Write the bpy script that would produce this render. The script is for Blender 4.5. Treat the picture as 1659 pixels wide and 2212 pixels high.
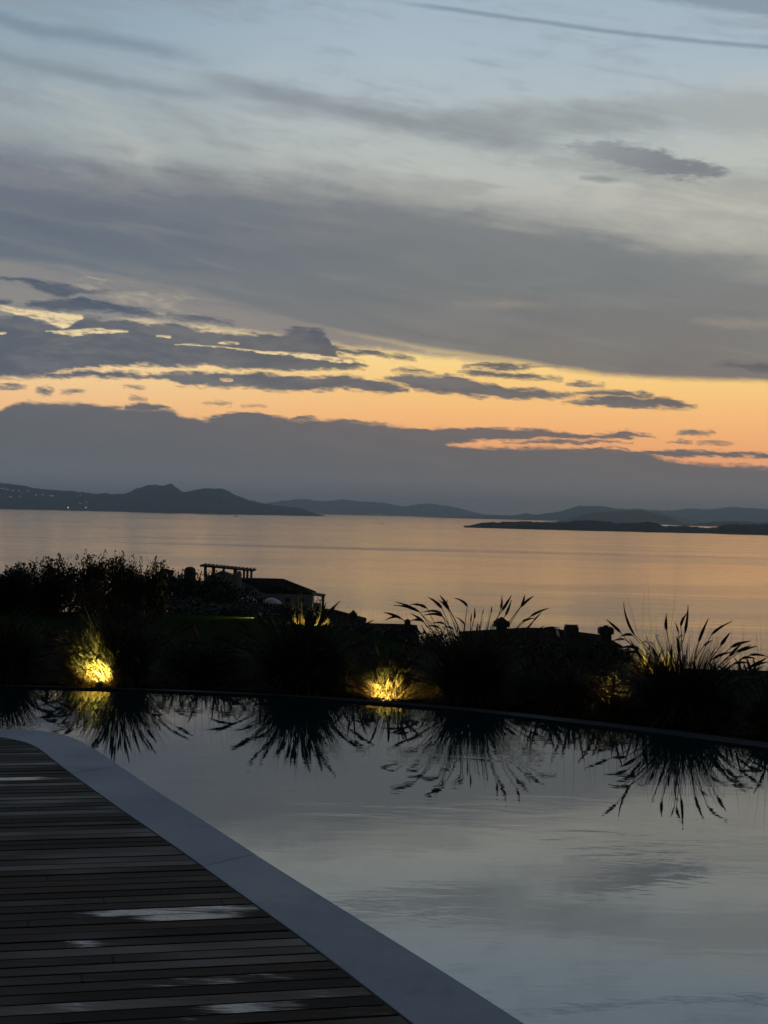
import bpy, math, random
import numpy as np
from mathutils import Vector, Matrix, noise as mnoise
from mathutils.bvhtree import BVHTree

for o in list(bpy.data.objects):
    bpy.data.objects.remove(o)
SC = bpy.context.scene
COL = SC.collection
R = math.radians

# ---------------------------------------------------------------- camera
F = 3322.0                      # focal length, in pixels of a 1659 x 2212 view of the photograph
CX, CY = 829.5, 1106.0
CAM_Z = 1.5
cam_d = bpy.data.cameras.new('camera')
cam = bpy.data.objects.new('camera', cam_d); COL.objects.link(cam)
cam_d.sensor_fit = 'VERTICAL'; cam_d.sensor_height = 36.0; cam_d.sensor_width = 27.0
cam_d.lens = 36.0 * F / 2212.0
cam_d.clip_start = 0.05; cam_d.clip_end = 120000.0
ROT = Matrix.Rotation(R(90.0) + 2.6 / F, 3, 'X') @ Matrix.Rotation(R(1.4), 3, 'Z')
cam.matrix_world = Matrix.Translation((0, 0, CAM_Z)) @ ROT.to_4x4()
SC.camera = cam

def ray(px, py):
    return ROT @ Vector(((px - CX) / F, -(py - CY) / F, -1.0))
def at(px, py, Y):              # the point on a sight line at forward distance Y
    d = ray(px, py); k = Y / d.y
    return Vector((d.x * k, Y, CAM_Z + d.z * k))
def ground(px, py, z=0.0):
    d = ray(px, py); k = (z - CAM_Z) / d.z
    return Vector((d.x * k, d.y * k, z))
def UV(px, py):                 # world direction as azimuth / elevation, scaled by F
    d = ray(px, py)
    return math.atan2(d.x, d.y) * F, math.atan2(d.z, math.hypot(d.x, d.y)) * F

SC.render.engine = 'CYCLES'
SC.cycles.use_denoising = True
SC.cycles.max_bounces = 6
SC.cycles.volume_bounces = 0
SC.cycles.sample_clamp_indirect = 4.0
SC.view_settings.view_transform = 'Standard'
SC.view_settings.look = 'None'
SC.view_settings.exposure = 0.0
SC.view_settings.gamma = 1.0
SC.view_settings.use_curve_mapping = False

def lin(c):
    out = []
    for v in c:
        v = v / 255.0
        out.append(v / 12.92 if v <= 0.04045 else ((v + 0.055) / 1.055) ** 2.4)
    return (out[0], out[1], out[2], 1.0)

# ---------------------------------------------------------------- node helper
class NT:
    def __init__(s, nt): s.nt = nt
    def new(s, t): return s.nt.nodes.new(t)
    def set(s, sock, v):
        if hasattr(v, 'is_output'): s.nt.links.new(v, sock)
        else: sock.default_value = v
    def m(s, op, a, b=None, c=None, clamp=False):
        n = s.new('ShaderNodeMath'); n.operation = op; n.use_clamp = clamp
        s.set(n.inputs[0], a)
        if b is not None: s.set(n.inputs[1], b)
        if c is not None: s.set(n.inputs[2], c)
        return n.outputs[0]
    def add(s, a, b): return s.m('ADD', a, b)
    def sub(s, a, b): return s.m('SUBTRACT', a, b)
    def mul(s, a, b): return s.m('MULTIPLY', a, b)
    def mx(s, a, b): return s.m('MAXIMUM', a, b)
    def mapr(s, v, a, b, c=0.0, d=1.0, smooth=True):
        n = s.new('ShaderNodeMapRange'); n.interpolation_type = 'SMOOTHSTEP' if smooth else 'LINEAR'
        n.clamp = True
        s.set(n.inputs[0], v); s.set(n.inputs[1], a); s.set(n.inputs[2], b); s.set(n.inputs[3], c); s.set(n.inputs[4], d)
        return n.outputs[0]
    def xyz(s, x, y, z=0.0):
        n = s.new('ShaderNodeCombineXYZ'); s.set(n.inputs[0], x); s.set(n.inputs[1], y); s.set(n.inputs[2], z)
        return n.outputs[0]
    def sep(s, v):
        n = s.new('ShaderNodeSeparateXYZ'); s.set(n.inputs[0], v); return n.outputs
    def noise(s, vec, scale=1.0, detail=3.0, rough=0.5, dist=0.0, color=False):
        n = s.new('ShaderNodeTexNoise'); s.set(n.inputs['Vector'], vec)
        n.inputs['Scale'].default_value = scale; n.inputs['Detail'].default_value = detail
        n.inputs['Roughness'].default_value = rough; n.inputs['Distortion'].default_value = dist
        return n.outputs['Color' if color else 'Fac']
    def mix(s, f, a, b, mode='MIX'):
        n = s.new('ShaderNodeMix'); n.data_type = 'RGBA'; n.blend_type = mode
        s.set(n.inputs[0], f); s.set(n.inputs[6], a); s.set(n.inputs[7], b)
        return n.outputs[2]
    def ramp(s, f, stops):
        n = s.new('ShaderNodeValToRGB'); s.set(n.inputs[0], f)
        e = n.color_ramp.elements
        while len(e) < len(stops): e.new(0.5)
        for i, (p, c) in enumerate(stops): e[i].position = p
        for i, (p, c) in enumerate(stops): e[i].color = c
        return n.outputs[0]
    def curve(s, x, pts):
        n = s.new('ShaderNodeFloatCurve'); s.set(n.inputs['Value'], x); n.inputs['Factor'].default_value = 1.0
        cm = n.mapping; cm.use_clip = False; cm.extend = 'HORIZONTAL'; c = cm.curves[0]
        while len(c.points) > 2: c.points.remove(c.points[0])
        for i, (a, b) in enumerate(pts):
            if i < 2: c.points[i].location = (a, b)
            else: c.points.new(a, b)
        for p in c.points: p.handle_type = 'VECTOR'
        cm.update()
        return n.outputs[0]

# ---------------------------------------------------------------- sky (dusk, overcast streaks over an orange gap)
HAZE_D, HAZE_TOP = 7.0e-5, 225.0
W = bpy.data.worlds.new('World'); SC.world = W; W.use_nodes = True
wn = NT(W.node_tree); W.node_tree.nodes.clear()
tc = wn.new('ShaderNodeTexCoord').outputs['Generated']
dx, dy, dz = wn.sep(tc)
U = wn.mul(wn.m('ARCTAN2', dx, dy), F)
V = wn.mul(wn.m('ARCSINE', dz), F)
U0, U1, V0, V1 = -1150.0, 1150.0, -200.0, 1300.0
Un = wn.m('DIVIDE', wn.sub(U, U0), U1 - U0)
# cloud streaks lean down to the right: sheared coordinate for the noise
Vs = wn.add(V, wn.mul(U, 0.075))
n_fine = wn.noise(wn.xyz(wn.mul(U, 1 / 62.0), wn.mul(Vs, 1 / 17.0), 3.0), 1.0, 5.0, 0.62)
n_edge = wn.noise(wn.xyz(wn.mul(U, 1 / 27.0), wn.mul(Vs, 1 / 7.0), 13.0), 1.0, 4.0, 0.65)
n_mid = wn.noise(wn.xyz(wn.mul(U, 1 / 240.0), wn.mul(Vs, 1 / 60.0), 7.0), 1.0, 4.0, 0.55, 0.4)
n_big = wn.noise(wn.xyz(wn.mul(U, 1 / 520.0), wn.mul(Vs, 1 / 170.0), 1.0), 1.0, 5.0, 0.55, 0.7)
n_wisp = wn.noise(wn.xyz(wn.mul(U, 1 / 330.0), wn.mul(wn.add(V, wn.mul(U, 0.16)), 1 / 36.0), 11.0), 1.0, 5.0, 0.6, 0.5)
d_f = wn.add(wn.sub(n_fine, 0.5), wn.mul(wn.sub(n_edge, 0.5), 0.75)); d_m = wn.sub(n_mid, 0.5); d_b = wn.sub(n_big, 0.5); d_w = wn.sub(n_wisp, 0.5)

def interp_pts(pts, xs):
    return np.interp(xs, [p[0] for p in pts], [p[1] for p in pts])
def blob_curves(blobs):
    """disjoint blobs [(top_pts, bottom_pts)] in photo pixels -> two curves of elevation over azimuth"""
    T, B = [], []
    for top, bot in sorted(blobs, key=lambda b: b[0][0][0]):
        xs = sorted(set([p[0] for p in top] + [p[0] for p in bot]))
        tt = interp_pts(top, xs); bb = interp_pts(bot, xs)
        seq = [(x, t, b) for x, t, b in zip(xs, tt, bb)]
        if xs[0] > 3: seq.insert(0, (xs[0] - 12, seq[0][1] + 14, seq[0][2] - 14))
        if xs[-1] < 1655: seq.append((xs[-1] + 12, seq[-1][1] + 14, seq[-1][2] - 14))
        for x, t, b in seq:
            u, v = UV(x, t); u2, v2 = UV(x, b)
            T.append(((u - U0) / (U1 - U0), (v - V0) / (V1 - V0)))
            B.append(((u - U0) / (U1 - U0), (v2 - V0) / (V1 - V0)))
    return T, B
def pack(blobs):
    rows = []
    for b in sorted(blobs, key=lambda b: b[0][0][0]):
        x0 = b[0][0][0]; x1 = max(b[0][-1][0], b[1][-1][0])
        for r in rows:
            if x0 > r[1] + 34:
                r[0].append(b); r[1] = x1; break
        else: rows.append([[b], x1])
    return [r[0] for r in rows]
def elev(pts):
    c = wn.curve(Un, [((UV(*p)[0] - U0) / (U1 - U0), (UV(*p)[1] - V0) / (V1 - V0)) for p in pts])
    return wn.add(wn.mul(c, V1 - V0), V0)
def mask(blobs, soft, amp_f, amp_m):
    vd = wn.add(wn.add(V, wn.mul(d_f, amp_f)), wn.mul(d_m, amp_m))
    out = None
    for row in pack(blobs):
        T, B = blob_curves(row)
        t = wn.add(wn.mul(wn.curve(Un, T), V1 - V0), V0); b = wn.add(wn.mul(wn.curve(Un, B), V1 - V0), V0)
        k = wn.mul(wn.mapr(wn.sub(t, vd), -soft, soft), wn.mapr(wn.sub(vd, b), -soft, soft))
        out = k if out is None else wn.mx(out, k)
    return out
def band(pts, half, soft, disp):          # streak of given half-width along a line
    c = elev(pts); d = wn.m('ABSOLUTE', wn.sub(wn.add(V, disp), c))
    return wn.mapr(d, half + soft, max(half - soft, 0.0))

VR = 1500.0
Vn = wn.m('DIVIDE', V, VR)
def S(v, *c): return (v / VR, lin(c))
clear = wn.ramp(Vn, [S(0, 200, 128, 104), S(110, 236, 158, 106), S(170, 247, 176, 112), S(225, 251, 190, 120), S(290, 253, 206, 128),
                     S(345, 255, 219, 140), S(420, 222, 203, 166), S(500, 190, 184, 168), S(640, 189, 188, 178), S(760, 182, 188, 184),
                     S(860, 178, 188, 192), S(960, 170, 186, 197), S(1100, 161, 179, 193), S(1300, 118, 142, 165), S(1500, 100, 122, 146)])
# paler and greyer towards the left of the glow
left = wn.mapr(U, 250.0, -800.0)
peach = wn.mix(wn.mapr(V, 380.0, 150.0), lin((246, 224, 178)), lin((242, 188, 130)))
col = wn.mix(wn.mul(wn.mul(left, 0.75), wn.mapr(V, 520.0, 380.0)), clear, peach)
dull = wn.ramp(Vn, [S(300, 170, 165, 160), S(560, 146, 155, 158), S(800, 150, 163, 170), S(1000, 134, 156, 173), S(1300, 104, 128, 150), S(1500, 92, 114, 138)])
col = wn.mix(wn.mul(wn.mul(wn.mapr(U, 50.0, -900.0), 0.8), wn.mapr(V, 400.0, 560.0)), col, dull)
# high mottled veil
n_puff = wn.noise(wn.xyz(wn.mul(U, 1 / 150.0), wn.mul(wn.add(V, wn.mul(U, 0.10)), 1 / 62.0), 17.0), 1.0, 6.0, 0.62, 0.6)
d_p = wn.sub(n_puff, 0.5)
veil = wn.mul(wn.mapr(V, 430.0, 560.0), wn.mapr(wn.add(wn.add(d_b, wn.mul(d_w, 0.6)), wn.mul(d_p, 0.6)), -0.06, 0.26))
col = wn.mix(wn.mul(veil, 0.62), col, wn.ramp(Vn, [S(450, 136, 134, 130), S(700, 146, 150, 148), S(1000, 144, 155, 164), S(1400, 116, 133, 149)]))
lightv = wn.mul(wn.mul(wn.mapr(V, 520.0, 640.0), wn.mapr(V, 1000.0, 820.0)), wn.mapr(wn.add(wn.mul(d_b, -1.0), wn.mul(d_w, -0.5)), -0.02, 0.25))
col = wn.mix(wn.mul(lightv, 0.45), col, lin((196, 196, 184)))
# long diagonal filaments
col = wn.mix(wn.mul(band([(0, 40), (90, 68), (180, 76), (300, 98), (430, 124), (560, 170)], 12, 14, wn.mul(d_f, 16)), wn.mul(wn.mapr(U, -350.0, -560.0), 0.55)), col, lin((112, 128, 143)))
col = wn.mix(wn.mul(band([(0, 120), (60, 138), (200, 166), (350, 197), (520, 212), (700, 250)], 9, 14, wn.mul(d_f, 18)), wn.mul(wn.mapr(U, -300.0, -480.0), 0.48)), col, lin((120, 134, 144)))
fil = band([(250, 120), (350, 168), (500, 186), (640, 212), (800, 245), (950, 276), (1060, 297), (1190, 318), (1300, 335)], 16, 20, wn.add(wn.mul(d_f, 14), wn.mul(d_m, 14)))
col = wn.mix(wn.mul(wn.mul(fil, wn.mapr(U, 420.0, 200.0)), wn.mul(wn.mapr(U, -520.0, -250.0), 0.62)), col, lin((124, 131, 139)))
col = wn.mix(wn.mul(band([(700, -16), (820, -1), (960, 18), (1150, 44), (1300, 66), (1500, 88), (1659, 102)], 3.5, 5, wn.mul(d_f, 5)), wn.mul(wn.mapr(U, -60.0, 120.0), 0.5)), col, lin((98, 116, 132)))
col = wn.mix(wn.mul(mask([([(1340, -40), (1659, -40)], [(1340, -14), (1420, 2), (1510, 12), (1590, 24), (1659, 33)])], 9, 16, 10), 0.5), col, lin((104, 118, 132)))
# grey patches upper right
grey1 = mask([([(930, 250), (1050, 232), (1200, 226), (1380, 205), (1659, 198)], [(930, 262), (1100, 285), (1250, 290), (1450, 272), (1659, 300)]),], 26, 40, 60)
col = wn.mix(wn.mul(grey1, 0.42), col, lin((140, 144, 146)))
lens = mask([([(1205, 319), (1250, 302), (1340, 309), (1420, 325), (1500, 349), (1575, 367)], [(1215, 322), (1300, 345), (1360, 362), (1440, 382), (1530, 390), (1578, 371)])], 9, 44, 14)
col = wn.mix(wn.mul(lens, wn.mapr(U, 330.0, 640.0, 0.40, 0.78)), col, lin((106, 110, 121)))
col = wn.mix(wn.mul(mask([([(1150, 345), (1250, 335), (1420, 345)], [(1150, 362), (1300, 372), (1420, 382)]), ([(1470, 455), (1560, 452), (1659, 470)], [(1470, 462), (1560, 480), (1659, 498)])], 12, 30, 20), 0.35), col, lin((132, 132, 134)))
col = wn.mix(wn.mul(mask([([(1250, 383), (1300, 379), (1342, 388)], [(1250, 386), (1300, 394), (1342, 391)])], 5, 10, 4), 0.55), col, lin((112, 115, 124)))
# main grey deck of cloud
gt = elev([(0, 322), (100, 340), (200, 352), (380, 372), (600, 392), (750, 400), (850, 420), (1000, 450), (1150, 472), (1300, 492), (1450, 530), (1659, 562)])
gb = elev([(0, 598), (150, 612), (250, 632), (400, 652), (550, 690), (650, 714), (760, 735), (830, 743), (900, 755), (1000, 769), (1100, 783), (1200, 799), (1300, 812), (1450, 823), (1659, 829)])
vd = wn.add(V, wn.add(wn.add(wn.mul(d_m, 60), wn.mul(d_w, 70)), wn.mul(d_p, 90)))
m_top = wn.mapr(wn.sub(gt, vd), -62.0, 46.0)
m_bot = wn.mapr(wn.sub(wn.add(V, wn.add(wn.mul(d_f, 8), wn.mul(d_m, 10))), gb), -5.0, wn.mapr(U, -300.0, 300.0, 24.0, 15.0))
gcol = wn.mix(wn.mapr(U, -900.0, 300.0), wn.ramp(Vn, [S(350, 116, 121, 127), S(560, 101, 111, 123), S(720, 104, 111, 125), S(800, 118, 126, 138)]),
              wn.ramp(Vn, [S(260, 122, 113, 108), S(380, 122, 119, 116), S(520, 117, 121, 122), S(640, 117, 121, 125), S(760, 128, 133, 138)]))
gcol = wn.mix(wn.mul(wn.mapr(wn.add(d_w, wn.mul(d_m, 0.5)), -0.02, 0.28), 0.30), gcol, lin((144, 142, 137)))
gcol = wn.mix(wn.mul(wn.mapr(wn.add(d_b, wn.mul(d_w, 0.6)), 0.0, -0.3), 0.30), gcol, lin((84, 91, 103)))
col = wn.mix(wn.mul(wn.mul(m_top, m_bot), wn.mapr(wn.sub(gt, V), 0.0, 160.0, 0.90, 0.985)), col, gcol)
# pale streaks inside it
col = wn.mix(wn.mul(mask([([(980, 655), (1090, 650), (1210, 658)], [(980, 658), (1090, 664), (1210, 661)]), ([(1490, 695), (1560, 688), (1659, 690)], [(1490, 700), (1580, 708), (1659, 712)])], 12, 26, 18), 0.24), col, lin((190, 172, 148)))
col = wn.mix(wn.mul(mask([([(1270, 410), (1400, 395), (1659, 400)], [(1270, 440), (1450, 500), (1659, 540)])], 34, 60, 70), 0.40), col, lin((188, 184, 172)))
# thin peach veil below the deck, left of centre
thin = mask([([(0, 560), (150, 575), (250, 595), (400, 620), (550, 664), (650, 694), (760, 722), (830, 735), (1000, 765), (1110, 783)],
              [(0, 690), (150, 700), (300, 690), (500, 712), (640, 728), (700, 742), (760, 752), (830, 757), (1000, 776), (1110, 787)])], 9, 16, 14)
tan = wn.mix(wn.mapr(wn.add(wn.mul(d_f, 0.42), wn.mul(d_m, 1.1)), 0.04, 0.34), wn.mix(wn.mapr(U, -800.0, 100.0), lin((136, 134, 133)), lin((138, 130, 124))), lin((182, 170, 150)))
tan = wn.mix(wn.mapr(wn.add(d_w, wn.mul(d_f, 0.4)), 0.02, -0.26, 0.0, 0.7), tan, lin((112, 117, 125)))
col = wn.mix(wn.mul(thin, wn.mapr(U, -150.0, 200.0, 0.975, 0.80)), col, tan)
# bright slits between the dark clouds
slits = mask([([(0, 657), (40, 668), (100, 672), (150, 677), (172, 680)], [(0, 670), (60, 684), (100, 692), (138, 709), (155, 704), (178, 688)]),
              ([(95, 715), (165, 712), (215, 708), (280, 715)], [(95, 717), (160, 726), (215, 720), (280, 718)]),
              ([(376, 742), (430, 743), (500, 752), (560, 757), (620, 761), (668, 764), (720, 770), (760, 776)], [(376, 744), (440, 746), (500, 755), (560, 761), (620, 769), (668, 776), (720, 782), (760, 786)]),
              ([(470, 739), (495, 738), (520, 741)], [(470, 742), (500, 746), (520, 744)]),
              ([(474, 818), (490, 816), (503, 819)], [(474, 822), (490, 826), (503, 823)]),
              ([(0, 719), (14, 720)], [(0, 724), (14, 722)]), ([(335, 724), (372, 725)], [(335, 728), (372, 728)])], 1.8, 15, 4)
slits = wn.mul(slits, wn.mapr(wn.add(n_edge, wn.mul(n_fine, 0.6)), 0.62, 0.88, 0.25, 1.0))
col = wn.mix(wn.mul(wn.mul(slits, wn.mapr(V, 300.0, 340.0)), 0.85), col, lin((250, 222, 168)))
# dark blue-grey clouds across the gap
dark = mask([
    ([(0, 598), (60, 603), (130, 612), (200, 624), (235, 631)], [(0, 606), (60, 614), (90, 628), (140, 646), (165, 634), (235, 634)]),
    ([(50, 657), (100, 650), (170, 643), (240, 655), (300, 668), (356, 682)], [(50, 660), (120, 672), (200, 671), (250, 673), (300, 681), (356, 684)]),
    ([(0, 646), (26, 650)], [(0, 660), (26, 657)]),
    ([(360, 680), (430, 681), (505, 697)], [(360, 684), (430, 692), (505, 702)]),
    ([(0, 684), (50, 680), (100, 694), (140, 708), (165, 694), (182, 683), (240, 690), (320, 698), (385, 697), (430, 711), (500, 717), (600, 723), (640, 708), (680, 709), (704, 722), (712, 738), (730, 768), (795, 788)],
     [(0, 815), (90, 813), (125, 801), (250, 791), (320, 790), (400, 793), (460, 788), (525, 798), (625, 801), (740, 798), (795, 794)]),
    ([(0, 813), (100, 806), (190, 801), (250, 804), (330, 807), (400, 803), (450, 802), (520, 807), (560, 806), (640, 812), (750, 814), (830, 822), (885, 840)],
     [(0, 816), (100, 816), (200, 816), (300, 816), (360, 821), (400, 833), (470, 836), (520, 834), (600, 845), (700, 843), (740, 838), (790, 846), (830, 852), (885, 846)]),
    ([(829, 815), (870, 808), (930, 808), (990, 812), (1040, 826), (1090, 836), (1170, 843), (1245, 853)], [(829, 819), (900, 842), (960, 851), (1040, 857), (1120, 861), (1200, 860), (1245, 857)]),
    ([(690, 753), (722, 748), (760, 754), (800, 756), (830, 765), (862, 765), (900, 777)], [(690, 757), (740, 766), (800, 770), (850, 774), (900, 780)]),
    ([(843, 797), (900, 795), (942, 801)], [(843, 800), (900, 806), (942, 804)]),
    ([(998, 789), (1040, 784), (1075, 787), (1110, 785), (1160, 790), (1215, 793)], [(998, 793), (1040, 796), (1080, 800), (1120, 796), (1160, 794), (1215, 795)]),
    ([(985, 803), (1030, 798), (1070, 804), (1100, 807), (1130, 804), (1170, 811), (1218, 818)], [(985, 805), (1060, 816), (1120, 821), (1170, 819), (1218, 821)]),
    ([(1219, 828), (1250, 824), (1307, 830)], [(1219, 831), (1262, 837), (1307, 832)]),
    ([(1235, 849), (1275, 843), (1320, 839), (1370, 848), (1412, 851)], [(1235, 853), (1330, 857), (1412, 859)]),
    ([(1209, 869), (1260, 859), (1330, 857), (1400, 858), (1450, 862), (1508, 876)], [(1209, 870), (1280, 876), (1380, 881), (1470, 882), (1508, 878)]),
    ([(1460, 934), (1480, 929), (1545, 933)], [(1460, 938), (1500, 939), (1545, 938)]),
    ([(1540, 786), (1600, 784), (1659, 784)], [(1540, 789), (1600, 797), (1659, 806)]),
    ([(264, 835), (290, 832), (316, 836)], [(264, 836), (290, 840), (316, 838)]), ([(276, 860), (296, 857), (320, 861)], [(276, 862), (296, 864), (320, 863)]),
    ([(128, 847), (160, 842), (186, 842)], [(128, 849), (160, 850), (186, 845)]), ([(0, 832), (30, 831), (58, 835)], [(0, 838), (30, 840), (58, 837)]),
    ([(78, 840), (100, 838), (118, 843)], [(78, 845), (100, 849), (118, 846)]), ([(432, 870), (470, 868), (502, 871)], [(432, 872), (470, 874), (502, 873)]),
    ([(518, 876), (550, 874), (580, 876)], [(518, 878), (550, 879), (580, 878)]),
], 5.5, 28, 9)
dark = wn.mul(dark, wn.sub(1.0, wn.mul(slits, 0.92)))
dcol = wn.mix(wn.mapr(U, -850.0, 500.0), lin((76, 87, 103)), lin((98, 94, 94)))
dcol = wn.mix(wn.mul(wn.mapr(wn.add(n_mid, wn.mul(d_f, 0.5)), 0.36, 0.70), 0.62), dcol, lin((116, 116, 117)))
col = wn.mix(wn.mul(dark, 0.965), col, dcol)
# low bank above the horizon
bank = mask([([(0, 888), (25, 873), (60, 869), (140, 870), (200, 873), (280, 880), (370, 887), (392, 900), (450, 908), (488, 893), (560, 896), (620, 905), (750, 908), (829, 917), (900, 925), (945, 940), (965, 962), (1050, 966), (1150, 968), (1250, 971), (1390, 976), (1440, 995), (1550, 1005), (1659, 1009)],
              [(0, 1300), (1659, 1300)])], 6.0, 24, 12)
strips = mask([([(880, 925), (970, 925), (1100, 926), (1170, 929), (1260, 937), (1300, 938), (1350, 932), (1420, 942)], [(880, 966), (955, 962), (1000, 956), (1100, 951), (1170, 948), (1300, 949), (1350, 945), (1420, 944)]),
               ([(1080, 956), (1180, 951), (1290, 952), (1370, 955)], [(1080, 958), (1180, 960), (1290, 959), (1370, 957)]),
               ([(1230, 974), (1310, 966), (1400, 974), (1500, 972), (1580, 976), (1659, 979)], [(1230, 978), (1390, 982), (1440, 989), (1520, 985), (1659, 990)]),
               ([(1500, 955), (1540, 953), (1590, 957)], [(1500, 957), (1540, 958), (1590, 959)]), ([(270, 874), (320, 870), (372, 882)], [(270, 884), (320, 888), (372, 886)]), ([(455, 897), (500, 890), (560, 894), (650, 905)], [(455, 902), (500, 910), (560, 908), (650, 909)]), ([(622, 901), (650, 898), (690, 903)], [(622, 905), (650, 908), (690, 906)]), ([(712, 907), (790, 909), (840, 914)], [(712, 912), (790, 916), (840, 917)]), ([(1436, 953), (1470, 951), (1498, 955)], [(1436, 955), (1470, 957), (1498, 957)])], 4.0, 26, 7)
bcol = wn.mix(wn.mapr(U, -850.0, 700.0), wn.ramp(Vn, [S(0, 82, 90, 97), S(120, 84, 92, 99), S(200, 90, 95, 102), S(235, 104, 103, 106)]), wn.ramp(Vn, [S(0, 98, 94, 93), S(60, 93, 93, 94), S(130, 99, 95, 94), S(185, 112, 100, 96)]))
bcol = wn.mix(wn.mul(wn.mapr(d_w, 0.0, 0.3), 0.18), bcol, lin((122, 116, 116)))
col = wn.mix(wn.mul(wn.mx(bank, strips), 0.975), col, bcol)
# low sky is seen through kilometres of hazy air: its own radiance is that much higher
tau = wn.m('MINIMUM', wn.m('DIVIDE', HAZE_D * 0.62 * (HAZE_TOP - CAM_Z), wn.mx(dz, 0.02)), 0.42)
boost = wn.m('EXPONENT', tau)
col = wn.mix(1.0, col, wn.xyz(boost, boost, boost), 'MULTIPLY')
# the eastern half behind the camera is already darker
dim = wn.mapr(dy, -0.35, 0.80, 0.12, 1.0)
dim = wn.mul(dim, wn.mapr(dz, 0.35, 0.95, 1.0, 0.45))
col = wn.mix(1.0, col, wn.xyz(dim, dim, dim), 'MULTIPLY')
bg = wn.new('ShaderNodeBackground'); wn.set(bg.inputs[0], col); bg.inputs[1].default_value = 1.0
wo = wn.new('ShaderNodeOutputWorld'); W.node_tree.links.new(bg.outputs[0], wo.inputs[0])
W.cycles.sampling_method = 'MANUAL'; W.cycles.sample_map_resolution = 1024

# ---------------------------------------------------------------- object helpers
def tag(o, label=None, cat=None, group=None, kind=None):
    for k, v in (('label', label), ('category', cat), ('group', group), ('kind', kind)):
        if v: o[k] = v
    return o
def mesh(name, verts, faces, mats=None, smooth=False):
    me = bpy.data.meshes.new(name); me.from_pydata([tuple(v) for v in verts], [], faces)
    for m_ in (mats if isinstance(mats, (list, tuple)) else [mats] if mats else []): me.materials.append(m_)
    if smooth: me.polygons.foreach_set('use_smooth', [True] * len(me.polygons))
    me.update(); return me
def obj(name, me, parent=None, loc=None):
    o = bpy.data.objects.new(name, me); COL.objects.link(o)
    if parent: o.parent = parent
    if loc is not None: o.location = loc
    return o
def empty(name, loc, rz=0.0):
    o = bpy.data.objects.new(name, None); COL.objects.link(o)
    o.location = loc; o.rotation_euler = (0, 0, rz); o.empty_display_size = 0.2
    return o
class MB:
    def __init__(s): s.v = []; s.f = []
    def box(s, x0, x1, y0, y1, z0, z1, top=1.0):
        cx, cy = (x0 + x1) / 2, (y0 + y1) / 2; b = len(s.v)
        for z, k in ((z0, 1.0), (z1, top)):
            for x, y in ((x0, y0), (x1, y0), (x1, y1), (x0, y1)): s.v.append((cx + (x - cx) * k, cy + (y - cy) * k, z))
        s.f += [(b + 3, b + 2, b + 1, b), (b + 4, b + 5, b + 6, b + 7)] + [(b + i, b + (i + 1) % 4, b + 4 + (i + 1) % 4, b + 4 + i) for i in range(4)]
        return s
    def lathe(s, prof, n=12, c=(0, 0)):
        b = len(s.v)
        for r, z in prof:
            for i in range(n):
                a = 2 * math.pi * i / n; s.v.append((c[0] + r * math.cos(a), c[1] + r * math.sin(a), z))
        for k in range(len(prof) - 1):
            for i in range(n):
                j = (i + 1) % n; s.f.append((b + k * n + i, b + k * n + j, b + (k + 1) * n + j, b + (k + 1) * n + i))
        s.f.append(tuple(b + i for i in reversed(range(n)))); s.f.append(tuple(b + (len(prof) - 1) * n + i for i in range(n)))
        return s
    def tube(s, pts, rads, n=5):
        b = len(s.v); pts = [Vector(p) for p in pts]
        for k, p in enumerate(pts):
            t = (pts[min(k + 1, len(pts) - 1)] - pts[max(k - 1, 0)]).normalized()
            a = t.cross(Vector((0.3, 1, 0.2))).normalized(); c = t.cross(a)
            for i in range(n):
                w = 2 * math.pi * i / n; s.v.append(p + (a * math.cos(w) + c * math.sin(w)) * rads[k])
        for k in range(len(pts) - 1):
            for i in range(n):
                j = (i + 1) % n; s.f.append((b + k * n + i, b + k * n + j, b + (k + 1) * n + j, b + (k + 1) * n + i))
        return s
    def poly(s, pts):
        b = len(s.v); s.v += [tuple(p) for p in pts]; s.f.append(tuple(range(b, b + len(pts)))); return s
    def prism(s, pts2, y0, y1):               # outline in x,z extruded along y
        b = len(s.v); n = len(pts2)
        for y in (y0, y1): s.v += [(x, y, z) for x, z in pts2]
        s.f.append(tuple(range(b, b + n))); s.f.append(tuple(b + n + i for i in reversed(range(n))))
        s.f += [(b + (i + 1) % n, b + i, b + n + i, b + n + (i + 1) % n) for i in range(n)]
        return s
    def me(s, name, mat, smooth=False): return mesh(name, s.v, s.f, mat, smooth)

def material(name, base, rough=0.8, spec=0.3, build=None):
    m_ = bpy.data.materials.new(name); m_.use_nodes = True
    p = m_.node_tree.nodes['Principled BSDF']
    p.inputs['Base Color'].default_value = (*base, 1.0); p.inputs['Roughness'].default_value = rough
    p.inputs['Specular IOR Level'].default_value = spec
    if build: build(NT(m_.node_tree), p)
    return m_
def mottled(c0, c1, scale, detail=4.0, vec=None, bump=0.0, bumpscale=None):
    def b(n, p):
        v = n.new('ShaderNodeTexCoord').outputs['Object']
        f = n.noise(v, scale, detail, 0.6)
        n.set(p.inputs['Base Color'], n.mix(n.mapr(f, 0.3, 0.7), (*c0, 1), (*c1, 1)))
        if bump:
            bn = n.new('ShaderNodeBump'); bn.inputs['Strength'].default_value = bump; bn.inputs['Distance'].default_value = 0.02
            n.set(bn.inputs['Height'], n.noise(v, bumpscale or scale * 4, 4.0, 0.6)); n.set(p.inputs['Normal'], bn.outputs[0])
    return b

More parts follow.
